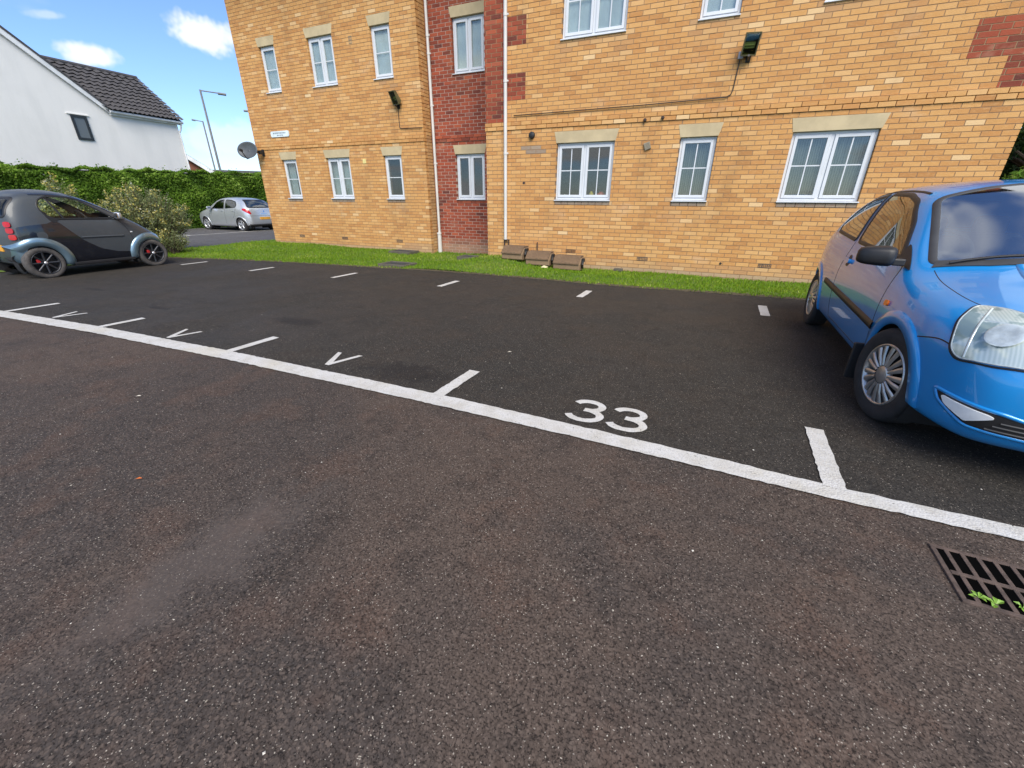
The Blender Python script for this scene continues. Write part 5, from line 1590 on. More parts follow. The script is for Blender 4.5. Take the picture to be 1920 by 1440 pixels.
# flowering shrubs behind the little car
def shrub(name, label, base, blobs, nleaf, lsize, flower, stems=10, seed=1, lmat='shrub_leaf', fl=0.07, cat='shrub'):
    rg = np.random.default_rng(seed)
    root = empty(name, base); tag(root, label, cat)
    P, Nn, T = [], [], []; FP, FN = [], []
    vol = np.array([b[3] * b[4] * b[5] for b in blobs]); vol = vol ** .7; vol /= vol.sum()
    m = MB()
    for (bx, by, bz, rx, ry, rz_), f in zip(blobs, vol):
        k = int(nleaf * f)
        d = rg.normal(0, 1, (k, 3)); d /= np.linalg.norm(d, axis=1)[:, None]
        r_ = .55 + .45 * rg.uniform(0, 1, k) ** .4
        lum = 1 + .22 * np.sin(d[:, 0] * 7 + bx * 3) * np.sin(d[:, 2] * 6 + d[:, 1] * 5)
        p_ = d * (r_ * lum)[:, None] * np.array([rx, ry, rz_]) + np.array([bx, by, bz])
        ok = p_[:, 2] > .02
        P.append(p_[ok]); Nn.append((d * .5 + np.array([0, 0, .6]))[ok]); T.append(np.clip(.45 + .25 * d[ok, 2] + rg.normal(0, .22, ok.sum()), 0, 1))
        if flower:
            kk = int(k * fl); d2 = rg.normal(0, 1, (kk * 2, 3)); d2 /= np.linalg.norm(d2, axis=1)[:, None]
            cl = np.sin(d2[:, 0] * 5 + by * 4) + np.sin(d2[:, 1] * 6 + bx) + d2[:, 2] * 1.3
            d2 = d2[cl > .5][:kk]
            FP.append(d2 * np.array([rx, ry, rz_]) * 1.04 + np.array([bx, by, bz])); FN.append(d2)
        for _ in range(stems):
            q = rg.normal(0, 1, 3); q /= np.linalg.norm(q); q[2] = abs(q[2])
            tip = np.array([bx, by, bz]) + q * np.array([rx, ry, rz_]) * .97
            mid = tip * np.array([.5, .5, .55]) + rg.normal(0, .05, 3)
            m.tube([(bx * .25 + rg.normal(0, .06), by * .25 + rg.normal(0, .06), 0), tuple(mid), tuple(tip)], [.012, .008, .003], 5, cap=False)
    m.build('stems', MATS['bark'], root)
    P = np.concatenate(P); o = leaf_mesh('foliage', P, np.concatenate(Nn), np.full(len(P), lsize), MATS[lmat], root, .42, np.concatenate(T), .15, .8); tag(o, kind='stuff')
    if flower:
        FP = np.concatenate(FP); o = leaf_mesh('flowers', FP, np.concatenate(FN), np.full(len(FP), lsize * 1.0), MATS['flower_yellow'], root, .8, None, .2, .6); tag(o, kind='stuff')
    return root
def twiggy(name, label, base, n, hgt, spread, nl, lsize, seed, lean=(0, 0), flower=.5):
    """open shrub: arching twigs from one stool, leaves along them, flower heads at some tips"""
    rg = np.random.default_rng(seed); root = empty(name, base); tag(root, label, 'shrub')
    m = MB(); P, T, Nn, FP, FN = [], [], [], [], []
    for i in range(n):
        a = rg.uniform(0, 2 * math.pi); r_ = rg.uniform(0, 1) ** .6; out = np.array([math.cos(a) * spread[0], math.sin(a) * spread[1], 0]) * r_
        h_ = hgt * rg.uniform(.55, 1.08) * (1 - .38 * r_ ** 2)
        tip = out + np.array([lean[0], lean[1], h_]); b0 = out * .12 + rg.normal(0, .05, 3) * np.array([1, 1, 0])
        mid = b0 * .35 + tip * .65 + np.array([out[0] * .12, out[1] * .12, h_ * .06])
        path = [b0 * (1 - s_) ** 2 + 2 * s_ * (1 - s_) * (mid * 1.3 - (b0 + tip) * .15) + tip * s_ ** 2 for s_ in (0, .35, .7, 1)]
        m.tube([tuple(q) for q in path], [.010, .007, .005, .002], 4, cap=False)
        s_ = rg.uniform(.28, 1.03, nl); k = np.clip((s_ * 3).astype(int), 0, 2); fr_ = s_ * 3 - k
        pa = np.array(path); q = pa[k] * (1 - fr_)[:, None] + pa[k + 1] * fr_[:, None]
        q = q + rg.normal(0, .032, (nl, 3)); P.append(q); Nn.append(np.tile([0, 0, .7], (nl, 1)) + rg.normal(0, .5, (nl, 3)))
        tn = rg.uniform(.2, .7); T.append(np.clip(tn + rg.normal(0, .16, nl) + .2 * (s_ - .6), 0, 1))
        if rg.uniform() < flower * (1.3 if out[1] < 0 else .6):
            c_ = 14; FP.append(np.array(path[3]) + rg.normal(0, .035, (c_, 3))); FN.append(rg.normal(0, .6, (c_, 3)) + [0, 0, 1])
    o = m.build('stems', MATS['bark'], root); tag(o, kind='stuff')
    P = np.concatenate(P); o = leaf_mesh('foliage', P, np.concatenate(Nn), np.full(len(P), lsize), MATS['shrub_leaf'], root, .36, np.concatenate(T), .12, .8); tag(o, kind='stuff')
    FP = np.concatenate(FP); o = leaf_mesh('flowers', FP, np.concatenate(FN), np.full(len(FP), .022), MATS['flower_yellow'], root, .8, None, .2, .6); tag(o, kind='stuff')
    return root
twiggy('flowering_shrub', 'large grey-green shrub with yellow flowers behind the dark two-seater', (-14.35, 7.1, -.12), 470, 1.66, (.78, 1.2), 46, .029, 3, flower=.38)
twiggy('flowering_shrub', 'small pale shrub with yellow tips showing over the two-seater roof', (-14.3, 5.5, -.12), 150, 1.78, (.4, .5), 46, .029, 5, flower=.5)
twiggy('low_plant', 'low leafy plant at the front wheel of the dark two-seater', (-13.32, 7.05, -.13), 70, .62, (.26, .42), 36, .024, 8, flower=.25)
# dark tree past the right end of the building
def tree(name, label, base, hgt, rad, nleaf, lsize, seed, lmat='tree_leaf', trunk=.16, lowest=.15):
    rg = np.random.default_rng(seed)
    root = empty(name, base); tag(root, label, 'tree')
    m = MB(); m.tube([(0, 0, 0), (.06, .02, hgt * .3), (.02, -.05, hgt * .6), (0, 0, hgt * .9)], [trunk, trunk * .8, trunk * .5, trunk * .15], 10)
    P, Nn, T = [], [], []
    nb = 42
    for i in range(nb):
        z = hgt * (lowest + (1 - lowest) * rg.uniform(0, 1)); a = rg.uniform(0, 2 * math.pi)
        rr_ = rad * (1 - .55 * (z / hgt) ** 2) * rg.uniform(.45, 1.0)
        c_ = np.array([math.cos(a) * rr_, math.sin(a) * rr_, z])
        m.tube([(0, 0, z * .72), tuple(c_ * np.array([.5, .5, .9])), tuple(c_)], [trunk * .3, trunk * .16, trunk * .05], 6, cap=False)
        k = nleaf // nb; s_ = rad * rg.uniform(.22, .36)
        d = rg.normal(0, 1, (k, 3)); d /= np.linalg.norm(d, axis=1)[:, None]
        p_ = c_ + d * (s_ * rg.uniform(.3, 1, k) ** .5)[:, None] * np.array([1, 1, .7])
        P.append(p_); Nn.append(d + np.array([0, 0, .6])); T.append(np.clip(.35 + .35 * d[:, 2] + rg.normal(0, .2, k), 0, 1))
    m.build('trunk', MATS['bark'], root)
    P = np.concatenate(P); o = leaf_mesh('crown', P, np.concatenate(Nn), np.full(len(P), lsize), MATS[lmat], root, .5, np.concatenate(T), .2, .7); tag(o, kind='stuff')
    return root
tree('evergreen_tree', 'dark evergreen tree just past the right corner of the building', (6.6, 14.2, -.1), 6.5, 2.4, 26000, .075, 21, lowest=.03)
shrub('garden_bush', 'bushy yellow-green shrub low at the right corner of the building', (5.9, 12.7, -.1), [(0, 0, 1.2, .8, .8, 1.0), (.9, .2, 1.0, .8, .7, .9)], 9000, .05, False, 16, 31, lmat='fresh_leaf')
shrub('garden_bush', 'bush top showing over the hedge at far left', (-26.0, 8.1, -.14), [(0, 0, 1.9, .8, .7, .8), (.1, .2, 2.35, .35, .35, .42)], 5000, .07, False, 10, 33, lmat='hedge_leaf')

# ------------------------------------------------------------------ white house beyond the hedge
def mat_render():
    t = NT('white_render'); p_ = t.pos()
    st = t.noise(t.mp(p_, scale=(1, 1, .18)), 1.6, 5, .6)
    c = t.mix(t.mr(st, .4, .7), (.78, .765, .73), (.72, .71, .68))
    c = t.mix(t.math('MULTIPLY', t.mr(t.noise(p_, .6, 4, .6), .5, .7), .4), c, (.68, .67, .64))
    t.bs(Base_Color=c, Roughness=.9, Normal=t.bump(t.noise(p_, 14, 5, .65), .25, .015))
mat_render()
def mat_tile():
    t = NT('roof_tile_dark'); p_ = t.pos()
    c = t.mix(t.noise(p_, 2.2, 5, .7), (.035, .034, .038), (.085, .08, .082))
    c = t.mix(t.math('MULTIPLY', t.mr(t.noise(p_, 9, 4, .6), .55, .75), .5), c, (.13, .12, .10))
    t.bs(Base_Color=c, Roughness=.85, Normal=t.bump(t.noise(p_, 30, 3, .6), .4, .02))
mat_tile()
plain('barge_white', (.72, .73, .73), .5, scale=2); plain('frame_dark', (.02, .024, .028), .4)
HX = -27.3
house = empty('white_house', (HX, 13.0, -.15)); tag(house, 'white rendered house with dark tiled roof behind the hedge', 'house')
HA = R(2.5)        # its wall runs a touch off the hedge line
house.rotation_euler = (0, 0, HA)
# local: y along the wall (0 = eaves corner of gable), z up from its own ground, x towards us
def hl2(P):       # world -> house
    v = Vector(P) - Vector((HX, 13.0, -.15)); return Vector((v.x * math.cos(-HA) - v.y * math.sin(-HA), v.x * math.sin(-HA) + v.y * math.cos(-HA), v.z))
def onwall(px, py):     # where the line of sight meets the wall plane, in house axes
    d = skydir(px, py); o = hl2(CAM_POS); e = Vector((d.x * math.cos(-HA) - d.y * math.sin(-HA), d.x * math.sin(-HA) + d.y * math.cos(-HA), d.z))
    return o + e * (-o.x / e.x)
ev = onwall(198, 207); er = onwall(332, 221); vt = onwall(0, 62)
ye0, ye1, ze = ev.y, er.y - .1, (ev.z + er.z) / 2 - .02
sl = (vt.z - ev.z) / (vt.y - ev.y)
ya = ye0 - 4.6; za = ze - sl * 0 + sl * (ya - ye0)
yb = ye0 - 9.2
m = MB()
poly = [(ye1, 0), (ye1, ze), (ye0, ze), (ya, za), (yb, ze), (yb, 0)]
n = len(poly); D_ = 6.4
m.add([(0, y, z) for y, z in poly] + [(-D_, y, z) for y, z in poly], [tuple(range(n)), tuple(range(2 * n - 1, n - 1, -1))] + [(i, i + n, (i + 1) % n + n, (i + 1) % n) for i in range(n)])
m.build('wall', MATS['white_render'], house)
def tiled(name, A, B, C_, Dd, rows, cols, parent):
    """tiled slope: A-B eaves, D-C ridge; courses lap, each tile rolls"""
    A, B, C_, Dd = map(Vector, (A, B, C_, Dd)); m = MB(); nn = (B - A).cross(Dd - A).normalized()
    if nn.z < 0: nn = -nn
    sub = 4
    for r_ in range(rows):
        for e, lift in ((0, .075), (1, .015)):
            t_ = (r_ + e) / rows + (.0 if e == 0 else .012)
            a, b = A + (Dd - A) * t_, B + (C_ - B) * t_
            for k in range(cols * sub + 1):
                s_ = k / (cols * sub); ph = (k % sub) / sub
                hgt = lift + .035 * math.cos(ph * 2 * math.pi) + random.gauss(0, .006)
                m.v.append(tuple(a + (b - a) * s_ + nn * hgt))
        base = r_ * 2 * (cols * sub + 1); w = cols * sub + 1
        for k in range(cols * sub): m.f.append((base + k, base + k + 1, base + w + k + 1, base + w + k))
        b2 = len(m.v)
        for k in range(w): pass
    # risers under each course
    w = cols * sub + 1
    for r_ in range(rows):
        base = r_ * 2 * w; t_ = r_ / rows; a, b = A + (Dd - A) * t_, B + (C_ - B) * t_; q = len(m.v)
    o = m.build(name, MATS['roof_tile_dark'], parent); tag(o, kind='stuff'); return o
# ridge of the wing: parallel to the eaves, set back
rzd = 2.05; rback = 2.55
rl = ze + rzd
yv = ye0 + (rl - ze) / sl        # where the ridge runs into the gable roof
rsl = MB(); rsl.add([(.22, ye0 + .02, ze - .1), (.22, ye1 + .18, ze - .1), (-rback, ye1 + .18, rl), (-rback, yv, rl), (-2 * rback - .3, ye1 + .18, ze - .1), (-2 * rback - .3, ye0, ze - .1)], [(0, 1, 2, 3), (3, 2, 4, 5), (1, 4, 2)])
roof = rsl.build('roof', MATS['roof_tile_dark'], house)
tiled('roof_tiles', (.30, ye0 + .02, ze - .06), (.30, ye1 + .2, ze - .06), (-rback, ye1 + .2, rl + .02), (-rback, yv, rl + .02), 11, 16, roof)
m = MB(); m.tube([(-rback, yv, rl + .03), (-rback, ye1 + .2, rl + .03)], .11, 10); m.build('ridge_tiles', MATS['roof_tile_dark'], roof)
# roof over the gable
m = MB()
for (y0_, z0_, y1_, z1_) in ((ye0 + .1, ze + .03 - .02, ya, za + .13), (yb - .1, ze + .01, ya, za + .13)):
    m.add([(.16, y0_, z0_), (.16, y1_, z1_), (-D_ - .2, y1_, z1_), (-D_ - .2, y0_, z0_), (.16, y0_, z0_ + .1), (.16, y1_, z1_ + .1), (-D_ - .2, y1_, z1_ + .1), (-D_ - .2, y0_, z0_ + .1)],
          [(0, 1, 2, 3), (4, 7, 6, 5), (0, 4, 5, 1), (0, 3, 7, 4), (3, 2, 6, 7), (1, 5, 6, 2)])
m.build('gable_roof', MATS['roof_tile_dark'], house)
m = MB(); m.obox(((.10), (ye0 + ya) / 2 + .06, (ze + za) / 2 - .02), (.03, 0, 0), (0, (ye0 - ya) / 2 + .05, -(za - ze) / 2 - .03), (0, .05, .115)); m.build('bargeboard', MATS['barge_white'], house)
m = MB(); m.box(.06, .12, ye0 + .08, ye1 + .16, ze - .24, ze - .06); m.build('fascia', MATS['barge_white'], house)
m = MB(); m.tube([(.20, ye0 + .05, ze - .10), (.20, ye1 + .2, ze - .13)], .06, 10); m.build('gutter', MATS['barge_white'], house, smooth=True)
m = MB(); m.tube([(.2, ye1 + .12, ze - .12), (.1, ye1 + .06, ze - .45), (.06, ye1 - .02, ze - .6)], .045, 8); m.tube([(.06, ye1 - .02, ze - .6), (.06, ye1 - .02, .05)], .035, 8); m.build('downpipe', MATS['barge_white'], house)
wa, wb_ = onwall(129, 214), onwall(174, 264); wc = onwall(160, 217)
y0_, y1_, z0_, z1_ = wa.y + .02, wc.y - .0, wb_.z, wa.z
m = MB()
def yring(m, y0, y1, z0, z1, w, x0, x1):
    m.box(x0, x1, y0, y0 + w, z0, z1); m.box(x0, x1, y1 - w, y1, z0, z1); m.box(x0, x1, y0 + w, y1 - w, z0, z0 + w); m.box(x0, x1, y0 + w, y1 - w, z1 - w, z1)
yring(m, y0_, y1_, z0_, z1_, .09, -.02, .05)
hw_ = m.build('window', MATS['frame_dark'], house)
t = NT('far_glass'); t.bs(Base_Color=(.10, .115, .125), Roughness=.12, Specular_IOR_Level=.6)
m = MB(); m.box(-.01, .02, y0_ + .085, y1_ - .085, z0_ + .085, z1_ - .085); m.build('pane', MATS['far_glass'], hw_)
m = MB(); m.box(.003, .05, y0_ - .12, y1_ + .12, z1_ + .02, z1_ + .055); m.build('hood', MATS['white_render'], hw_)

# brick house further off, only its verge and roof show
plain('brick_far', (.20, .075, .045), .9, scale=2)
b2 = empty('brick_house', (-39.47, 21.77, -.15)); tag(b2, 'distant brick house with white verge low behind the white house', 'house')
b2.rotation_euler = (0, 0, R(57.7))
m = MB(); m.prism([(-3.4, 0), (3.4, 0), (3.4, 3.2), (0, 5.6), (-3.4, 3.2)], 0, 8); m.build('wall', MATS['brick_far'], b2)
m = MB()
for sg in (1, -1): m.add([(sg * 3.8, -.3, 2.95), (0, -.3, 5.75), (0, 8.3, 5.75), (sg * 3.8, 8.3, 2.95), (sg * 3.8, -.3, 3.08), (0, -.3, 5.88), (0, 8.3, 5.88), (sg * 3.8, 8.3, 3.08)], [(0, 1, 2, 3), (4, 5, 6, 7), (0, 4, 5, 1), (3, 2, 6, 7), (0, 3, 7, 4)])
m.build('roof', MATS['roof_tile_dark'], b2)
m = MB()
for sg in (1, -1): m.obox((sg * 1.9, -.34, 4.28), (sg * 1.93, 0, -1.42), (0, .03, 0), (.07, 0, .12 * 1))
m.build('bargeboard', MATS['barge_white'], b2)
b3 = empty('bungalow', (-54, 42, -.4)); tag(b3, 'low distant house roof just above the hedge by the lamp posts', 'house'); b3.rotation_euler = (0, 0, R(55))
m = MB(); m.box(-7, 7, 0, 8, 0, 3.0); m.build('wall', MATS['brick_far'], b3)
m = MB(); m.add([(-7.4, -.4, 3), (7.4, -.4, 3), (7.4, 8.4, 3), (-7.4, 8.4, 3), (-6, 4, 5.0), (6, 4, 5.0)], [(0, 1, 5, 4), (1, 2, 5), (2, 3, 4, 5), (3, 0, 4), (0, 3, 2, 1)]); m.build('roof', MATS['roof_tile_dark'], b3)

# ------------------------------------------------------------------ street lamps
plain('galvanised', (.20, .205, .205), .6, .0)
def street_lamp(label, foot_px, top_px, head_px, dist):
    """column from its foot to the elbow, arm to the lantern"""
    d = skydir(*top_px); dh = math.hypot(d.x, d.y); top = Vector(CAM_POS) + d * (dist / dh)
    foot = Vector((top.x, top.y, -.15)); h_ = top.z + .15
    root = empty('street_lamp', foot); tag(root, label, 'street lamp', 'street lamps behind the hedge')
    d2 = skydir(*head_px); q = Vector(CAM_POS) + d2 * (dist / math.hypot(d2.x, d2.y)); arm = q - top; arm.z = .12 * arm.length if False else q.z - top.z
    m = MB(); m.tube([(0, 0, 0), (0, 0, 1.2)], .09, 10); m.tube([(0, 0, 1.2), (0, 0, h_)], [.07, .05], 10); m.build('column', MATS['galvanised'], root, smooth=True)
    m = MB(); a = Vector((0, 0, h_ - .04)); b = a + arm * .72; m.tube([a, b], .032, 8); m.build('arm', MATS['galvanised'], root, smooth=True)
    u = arm.normalized(); sd_ = u.cross(Vector((0, 0, 1))).normalized(); w_ = sd_.cross(u)
    m = MB(); m.obox(a + arm * .88 - w_ * .02, u * arm.length * .18, sd_ * .13, w_ * .05); m.build('lantern', MATS['galvanised'], root, bevel=.03)
street_lamp('tallest street lamp on the left with arm to the right', (411, 320), (375, 168), (421, 175), 34)
street_lamp('shorter further street lamp with arm to the left', (401, 318), (380, 227), (360, 223), 47)
street_lamp('street lamp mostly hidden behind the building corner, only lantern showing', (478, 300), (486, 209), (458, 206), 40)

# ------------------------------------------------------------------ things on the walls
def cable(name, pts_, r, parent):
    m = MB(); m.tube(pts_, r, 6); return m.build(name, MATS['dark_plastic'], parent, smooth=True)
plain('lamp_olive', (.10, .09, .04), .5, var=.3, scale=10); plain('junction_grey', (.42, .42, .45), .5)
glass('lamp_glass', (.8, .85, .6), .6, .8)
def floodlight(label, x, z, yf, tilt, cab, box):
    root = empty('floodlight', (x, yf, z)); tag(root, label, 'floodlight', 'floodlights on the brick walls')
    E_ = Euler((R(tilt[0]), 0, R(tilt[1]))).to_matrix()
    def tr(m):
        m.v = [tuple(E_ @ Vector(v) + Vector((0, -.17, .02))) for v in m.v]; return m
    m = MB(); w_, h_ = .115, .15      # housing: open-fronted tray, deeper below
    m.add([(-w_, 0, -h_), (w_, 0, -h_), (w_, 0, h_), (-w_, 0, h_), (-w_ * .75, .13, -h_ * .75), (w_ * .75, .13, -h_ * .75), (w_ * .8, .07, h_ * .85), (-w_ * .8, .07, h_ * .85)], [(4, 5, 6, 7), (0, 1, 5, 4), (1, 2, 6, 5), (2, 3, 7, 6), (3, 0, 4, 7)])
    ring2 = MB(); ring(ring2, -w_, w_, -h_, h_, .018, -.012, .006); m.add(ring2.v, ring2.f)
    tr(m).build('housing', MATS['lamp_olive'], root)
    m = MB(); m.box(-w_ + .016, w_ - .016, -.002, .002, -h_ + .016, h_ - .016); tr(m).build('glass_cover', MATS['lamp_glass'], root)
    m = MB(); m.tube([(-.07, .05, -.02), (.07, .05, -.02)], .012, 8); m.box(-.08, .08, .05, .07, -.06, .02); tr(m).build('tube_lamp', MATS['white_lamp'], root)
    m = MB(); m.tube([(0, 0, -.13), (0, -.05, -.16), (0, -.15, -.12)], .018, 8); m.obox((0, -.012, -.13), (.035, 0, 0), (0, .012, 0), (0, 0, .05)); m.build('bracket', MATS['dark_plastic'], root)
    if box: m = MB(); m.box(box - .045, box + .035, -.05, -.001, -.13, -.03); m.build('junction_box', MATS['junction_grey'], root, bevel=.006)
    cable('cable', [(a - x, b - yf, c - z) for a, b, c in cab], .0085, root)
floodlight('olive floodlight above the ground floor windows on the right wall', .09, 3.56, DR, (24, 14), [(-.03, DR - .02, 3.44), (-.035, DR - .012, 3.3), (-.05, DR - .01, 3.02), (-.07, DR - .012, 2.95), (-.14, DR - .022, 2.915), (-1.5, DR - .024, 2.893), (-3.0, DR - .024, 2.886), (-4.1, DR - .024, 2.882)], -.11)
floodlight('olive floodlight on the left wall above the right-hand window', -7.67, 3.55, DL_, (24, -16), [(-7.68, DL_ - .03, 3.42), (-7.69, DL_ - .012, 3.2), (-7.69, DL_ - .012, 2.97), (-7.64, DL_ - .022, 2.94), (-7.0, DL_ - .024, 2.93)], 0)

plain('dish_grey', (.07, .078, .082), .5)
dish = empty('satellite_dish', (-12.9, DL_, 2.58)); tag(dish, 'dark grey satellite dish on the left corner of the building', 'satellite dish')
m = MB(); nr_, na = 7, 32
dn = Vector((.28, -.93, .24)).normalized(); du = Vector((0, 0, 1)) - dn * dn.z; du.normalize(); dv = du.cross(dn)
cc = Vector((-.27, -.27, .02))
for i in range(nr_ + 1):
    r_ = i / nr_
    for k in range(na):
        a = 2 * math.pi * k / na; m.v.append(tuple(cc + du * .235 * r_ * math.sin(a) + dv * .33 * r_ * math.cos(a) + dn * (.07 * r_ * r_)))
for i in range(nr_):
    for k in range(na): m.f.append((i * na + k, i * na + (k + 1) % na, (i + 1) * na + (k + 1) % na, (i + 1) * na + k))
o = m.build('reflector', MATS['dish_grey'], dish, smooth=True); md = o.modifiers.new('t', 'SOLIDIFY'); md.thickness = .012
m = MB(); a0 = cc - du * .2; fpt = cc + dn * .34 - du * .10
m.tube([a0, a0 + dn * .1 - du * .06, fpt], .013, 8); m.obox(fpt, dn * .05, du * .028, dv * .028); m.build('feed_arm', MATS['dark_plastic'], dish)
m = MB(); m.tube([(0, 0, -.02), (0, -.12, -.02), tuple(cc - dn * .03)], .02, 8); m.obox((0, -.01, -.02), (.05, 0, 0), (0, .012, 0), (0, 0, .09)); m.obox((0, -.1, -.02), (.04, 0, 0), (0, .05, 0), (0, 0, .05)); m.build('wall_mount', MATS['dark_plastic'], dish)

plain('sign_white', (.66, .74, .76), .35); plain('sign_ink', (.10, .14, .18), .6)
sg_ = empty('name_plate', (-12.03, DL_, 3.02)); tag(sg_, 'white name plate with two lines of dark lettering above the lower left window', 'sign')
m = MB(); ch = .03; w_, h_ = .375, .075
m.prism([(-w_ + ch, -h_), (w_ - ch, -h_), (w_, -h_ + ch), (w_, h_ - ch), (w_ - ch, h_), (-w_ + ch, h_), (-w_, h_ - ch), (-w_, -h_ + ch)], -.02, -.002); m.build('plate', MATS['sign_white'], sg_)
m = MB()
random.seed(3)
for (z, x0_, x1_, hh_) in ((.022, -.27, .25, .034), (-.035, -.12, .12, .028)):
    x = x0_
    while x < x1_:
        w2_ = random.uniform(.018, .034); kind_ = random.random()
        m.box(x, x + .007, -.0225, -.0205, z - hh_ / 2, z + hh_ / 2)
        if kind_ > .35: m.box(x + w2_ - .011, x + w2_ - .004, -.0226, -.0206, z - hh_ / 2, z + hh_ / 2)
        if kind_ < .7: m.box(x, x + w2_ - .004, -.0227, -.0207, z + hh_ / 2 - .007, z + hh_ / 2)
        x += w2_ + .006
o = m.build('lettering', MATS['sign_ink'], sg_); tag(o, kind='stuff')

# ------------------------------------------------------------------ three sloped-lid boxes at the foot of the wall
def mat_box():
    t = NT('weathered_box'); p_ = t.obj()
    n1 = t.noise(p_, 6, 5, .65); n2 = t.noise(p_, 40, 4, .7)
    c = t.mix(n1, (.19, .12, .068), (.28, .19, .11)); c = t.mix(t.math('MULTIPLY', t.mr(n2, .5, .75), .5), c, (.07, .055, .03))
    t.bs(Base_Color=c, Roughness=.9, Normal=t.bump(n2, .5, .006))
    t = NT('weathered_lid'); p_ = t.obj()
    n1 = t.noise(p_, 5, 5, .65); n2 = t.noise(p_, 30, 4, .7)
    c = t.mix(n1, (.10, .058, .032), (.21, .135, .075)); c = t.mix(t.math('MULTIPLY', t.mr(n2, .45, .7), .5), c, (.045, .038, .022))
    t.bs(Base_Color=c, Roughness=.95, Normal=t.bump(n2, .7, .008))
mat_box()
random.seed(5)
for i, (x, yaw_, lb) in enumerate(((-3.86, -1, 'weathered brown sloped-lid box under the right downpipe, leftmost of three'), (-3.27, 3, 'weathered brown sloped-lid box in the middle of three'), (-2.62, 2, 'weathered brown sloped-lid box furthest from the downpipe, below the air brick'))):
    zb_ = lawn_z(x, 8.75) + .03
    root = empty('planter_box', (x, 8.80, zb_), R(yaw_)); tag(root, lb, 'box', 'sloped-lid boxes at the foot of the wall')
    w_ = .245 + .02 * i
    m = MB(); pr = [(-.20, .02), (-.16, 0), (.16, 0), (.18, .25), (-.05, .25), (-.20, .13)]      # y, z section
    n = len(pr); m.add([(-w_, y, z) for y, z in pr] + [(w_, y, z) for y, z in pr], [tuple(range(n)), tuple(range(2 * n - 1, n - 1, -1))] + [(k, k + n, (k + 1) % n + n, (k + 1) % n) for k in range(n)])
    m.build('box_body', MATS['weathered_box'], root, bevel=.012)
    m = MB(); pr = [(-.225, .125), (-.225, .155), (-.06, .285), (.19, .275), (.19, .252), (-.055, .254)]
    n = len(pr); e = w_ + .006; m.add([(-e, y, z) for y, z in pr] + [(e * .93, y, z) for y, z in pr], [tuple(range(n)), tuple(range(2 * n - 1, n - 1, -1))] + [(k, k + n, (k + 1) % n + n, (k + 1) % n) for k in range(n)])
    m.build('box_lid', MATS['weathered_lid'], root, bevel=.008)
    m = MB(); m.tube([(w_ + .03, -.02, .20), (w_ + .03, -.10, .12), (w_ + .025, -.04, .05)], .025, 8); m.obox((w_ + .02, .0, .20), (.03, 0, 0), (0, .06, 0), (0, 0, .035)); m.build('end_bracket', MATS['dark_plastic'], root)

# covers let into the lawn
plain('cover_iron', (.05, .048, .045), .8, scale=12, bump=.3); plain('cover_frame', (.10, .09, .065), .9, scale=10, bump=.2)
def cover(label, x0_, x1_, y0_, y1_, z):
    root = empty('manhole_cover', ((x0_ + x1_) / 2, (y0_ + y1_) / 2, z)); tag(root, label, 'manhole cover')
    a, b = (x1_ - x0_) / 2, (y1_ - y0_) / 2
    m = MB(); m.box(-a, a, -b, -b + .05, -.06, .025); m.box(-a, a, b - .05, b, -.06, .025); m.box(-a, -a + .05, -b + .05, b - .05, -.06, .025); m.box(a - .05, a, -b + .05, b - .05, -.06, .025); m.build('frame', MATS['cover_frame'], root, bevel=.006)
    m = MB(); m.box(-a + .055, a - .055, -b + .055, b - .055, -.05, .012)
    for i in range(6): m.box(-a + .1, a - .1, -b + .09 + i * (2 * b - .2) / 6, -b + .105 + i * (2 * b - .2) / 6, .012, .018)
    m.build('lid', MATS['cover_iron'], root)
cover('flat iron inspection cover at the lawn edge left of the downpipe', -6.5, -5.8, 7.32, 7.8, lawn_z(-6.1, 7.5) + .05)
cover('small inspection cover in the lawn by the red brick wall', -5.42, -5.0, 8.85, 9.25, lawn_z(-5.2, 9.0) + .05)
cover('old brown cover in the lawn against the left wall', -8.0, -7.3, 9.5, 9.95, lawn_z(-7.6, 9.7) + .05)
m = MB(); m.box(-.09, .09, -.05, .05, 0, .06); o = m.build('stone_block', MATS['cover_frame'], bevel=.01); o.location = (-1.62, 9.1, lawn_z(-1.6, 9.1) + .02); tag(o, 'small pale stone lying against the wall right of the boxes', 'stone')
m = MB(); m.add([(-.07, -.05, 0), (.06, -.06, .004), (.07, .04, .01), (-.05, .06, .03), (0, 0, .04)], [(0, 1, 4), (1, 2, 4), (2, 3, 4), (3, 0, 4)])
plain('litter_cream', (.62, .55, .32), .7); o = m.build('litter', MATS['litter_cream']); o.location = (-3.02, 8.40, lawn_z(-3.0, 8.4) + .045); tag(o, 'cream scrap of litter in the grass before the boxes', 'litter')

# ------------------------------------------------------------------ gully grate by the line
plain('cast_iron', (.085, .058, .045), .85, .0, var=.35, scale=25, bump=.4); plain('gully_shade_black', (.003, .003, .003), 1.0, Specular_IOR_Level=0.0)
gx, gy = 1.285, 1.73; gzv = gz(gx)
grate = empty('drain_grate', (gx, gy, gzv), R(-1)); tag(grate, 'cast iron drain grate beside the white line at the right edge', 'drain grate')
a, b = .245, .15
m = MB(); ring2 = MB()
m.box(-a, a, -b, -b + .018, -.05, .006); m.box(-a, a, b - .018, b, -.05, .006); m.box(-a, -a + .018, -b + .018, b - .018, -.05, .006); m.box(a - .018, a, -b + .018, b - .018, -.05, .006)
m.build('frame', MATS['cast_iron'], grate, bevel=.003)
m = MB(); m.box(-a + .018, a - .018, -.009, .009, -.04, .0075); m.build('cross_bar', MATS['cast_iron'], grate, bevel=.003)
nb = 10
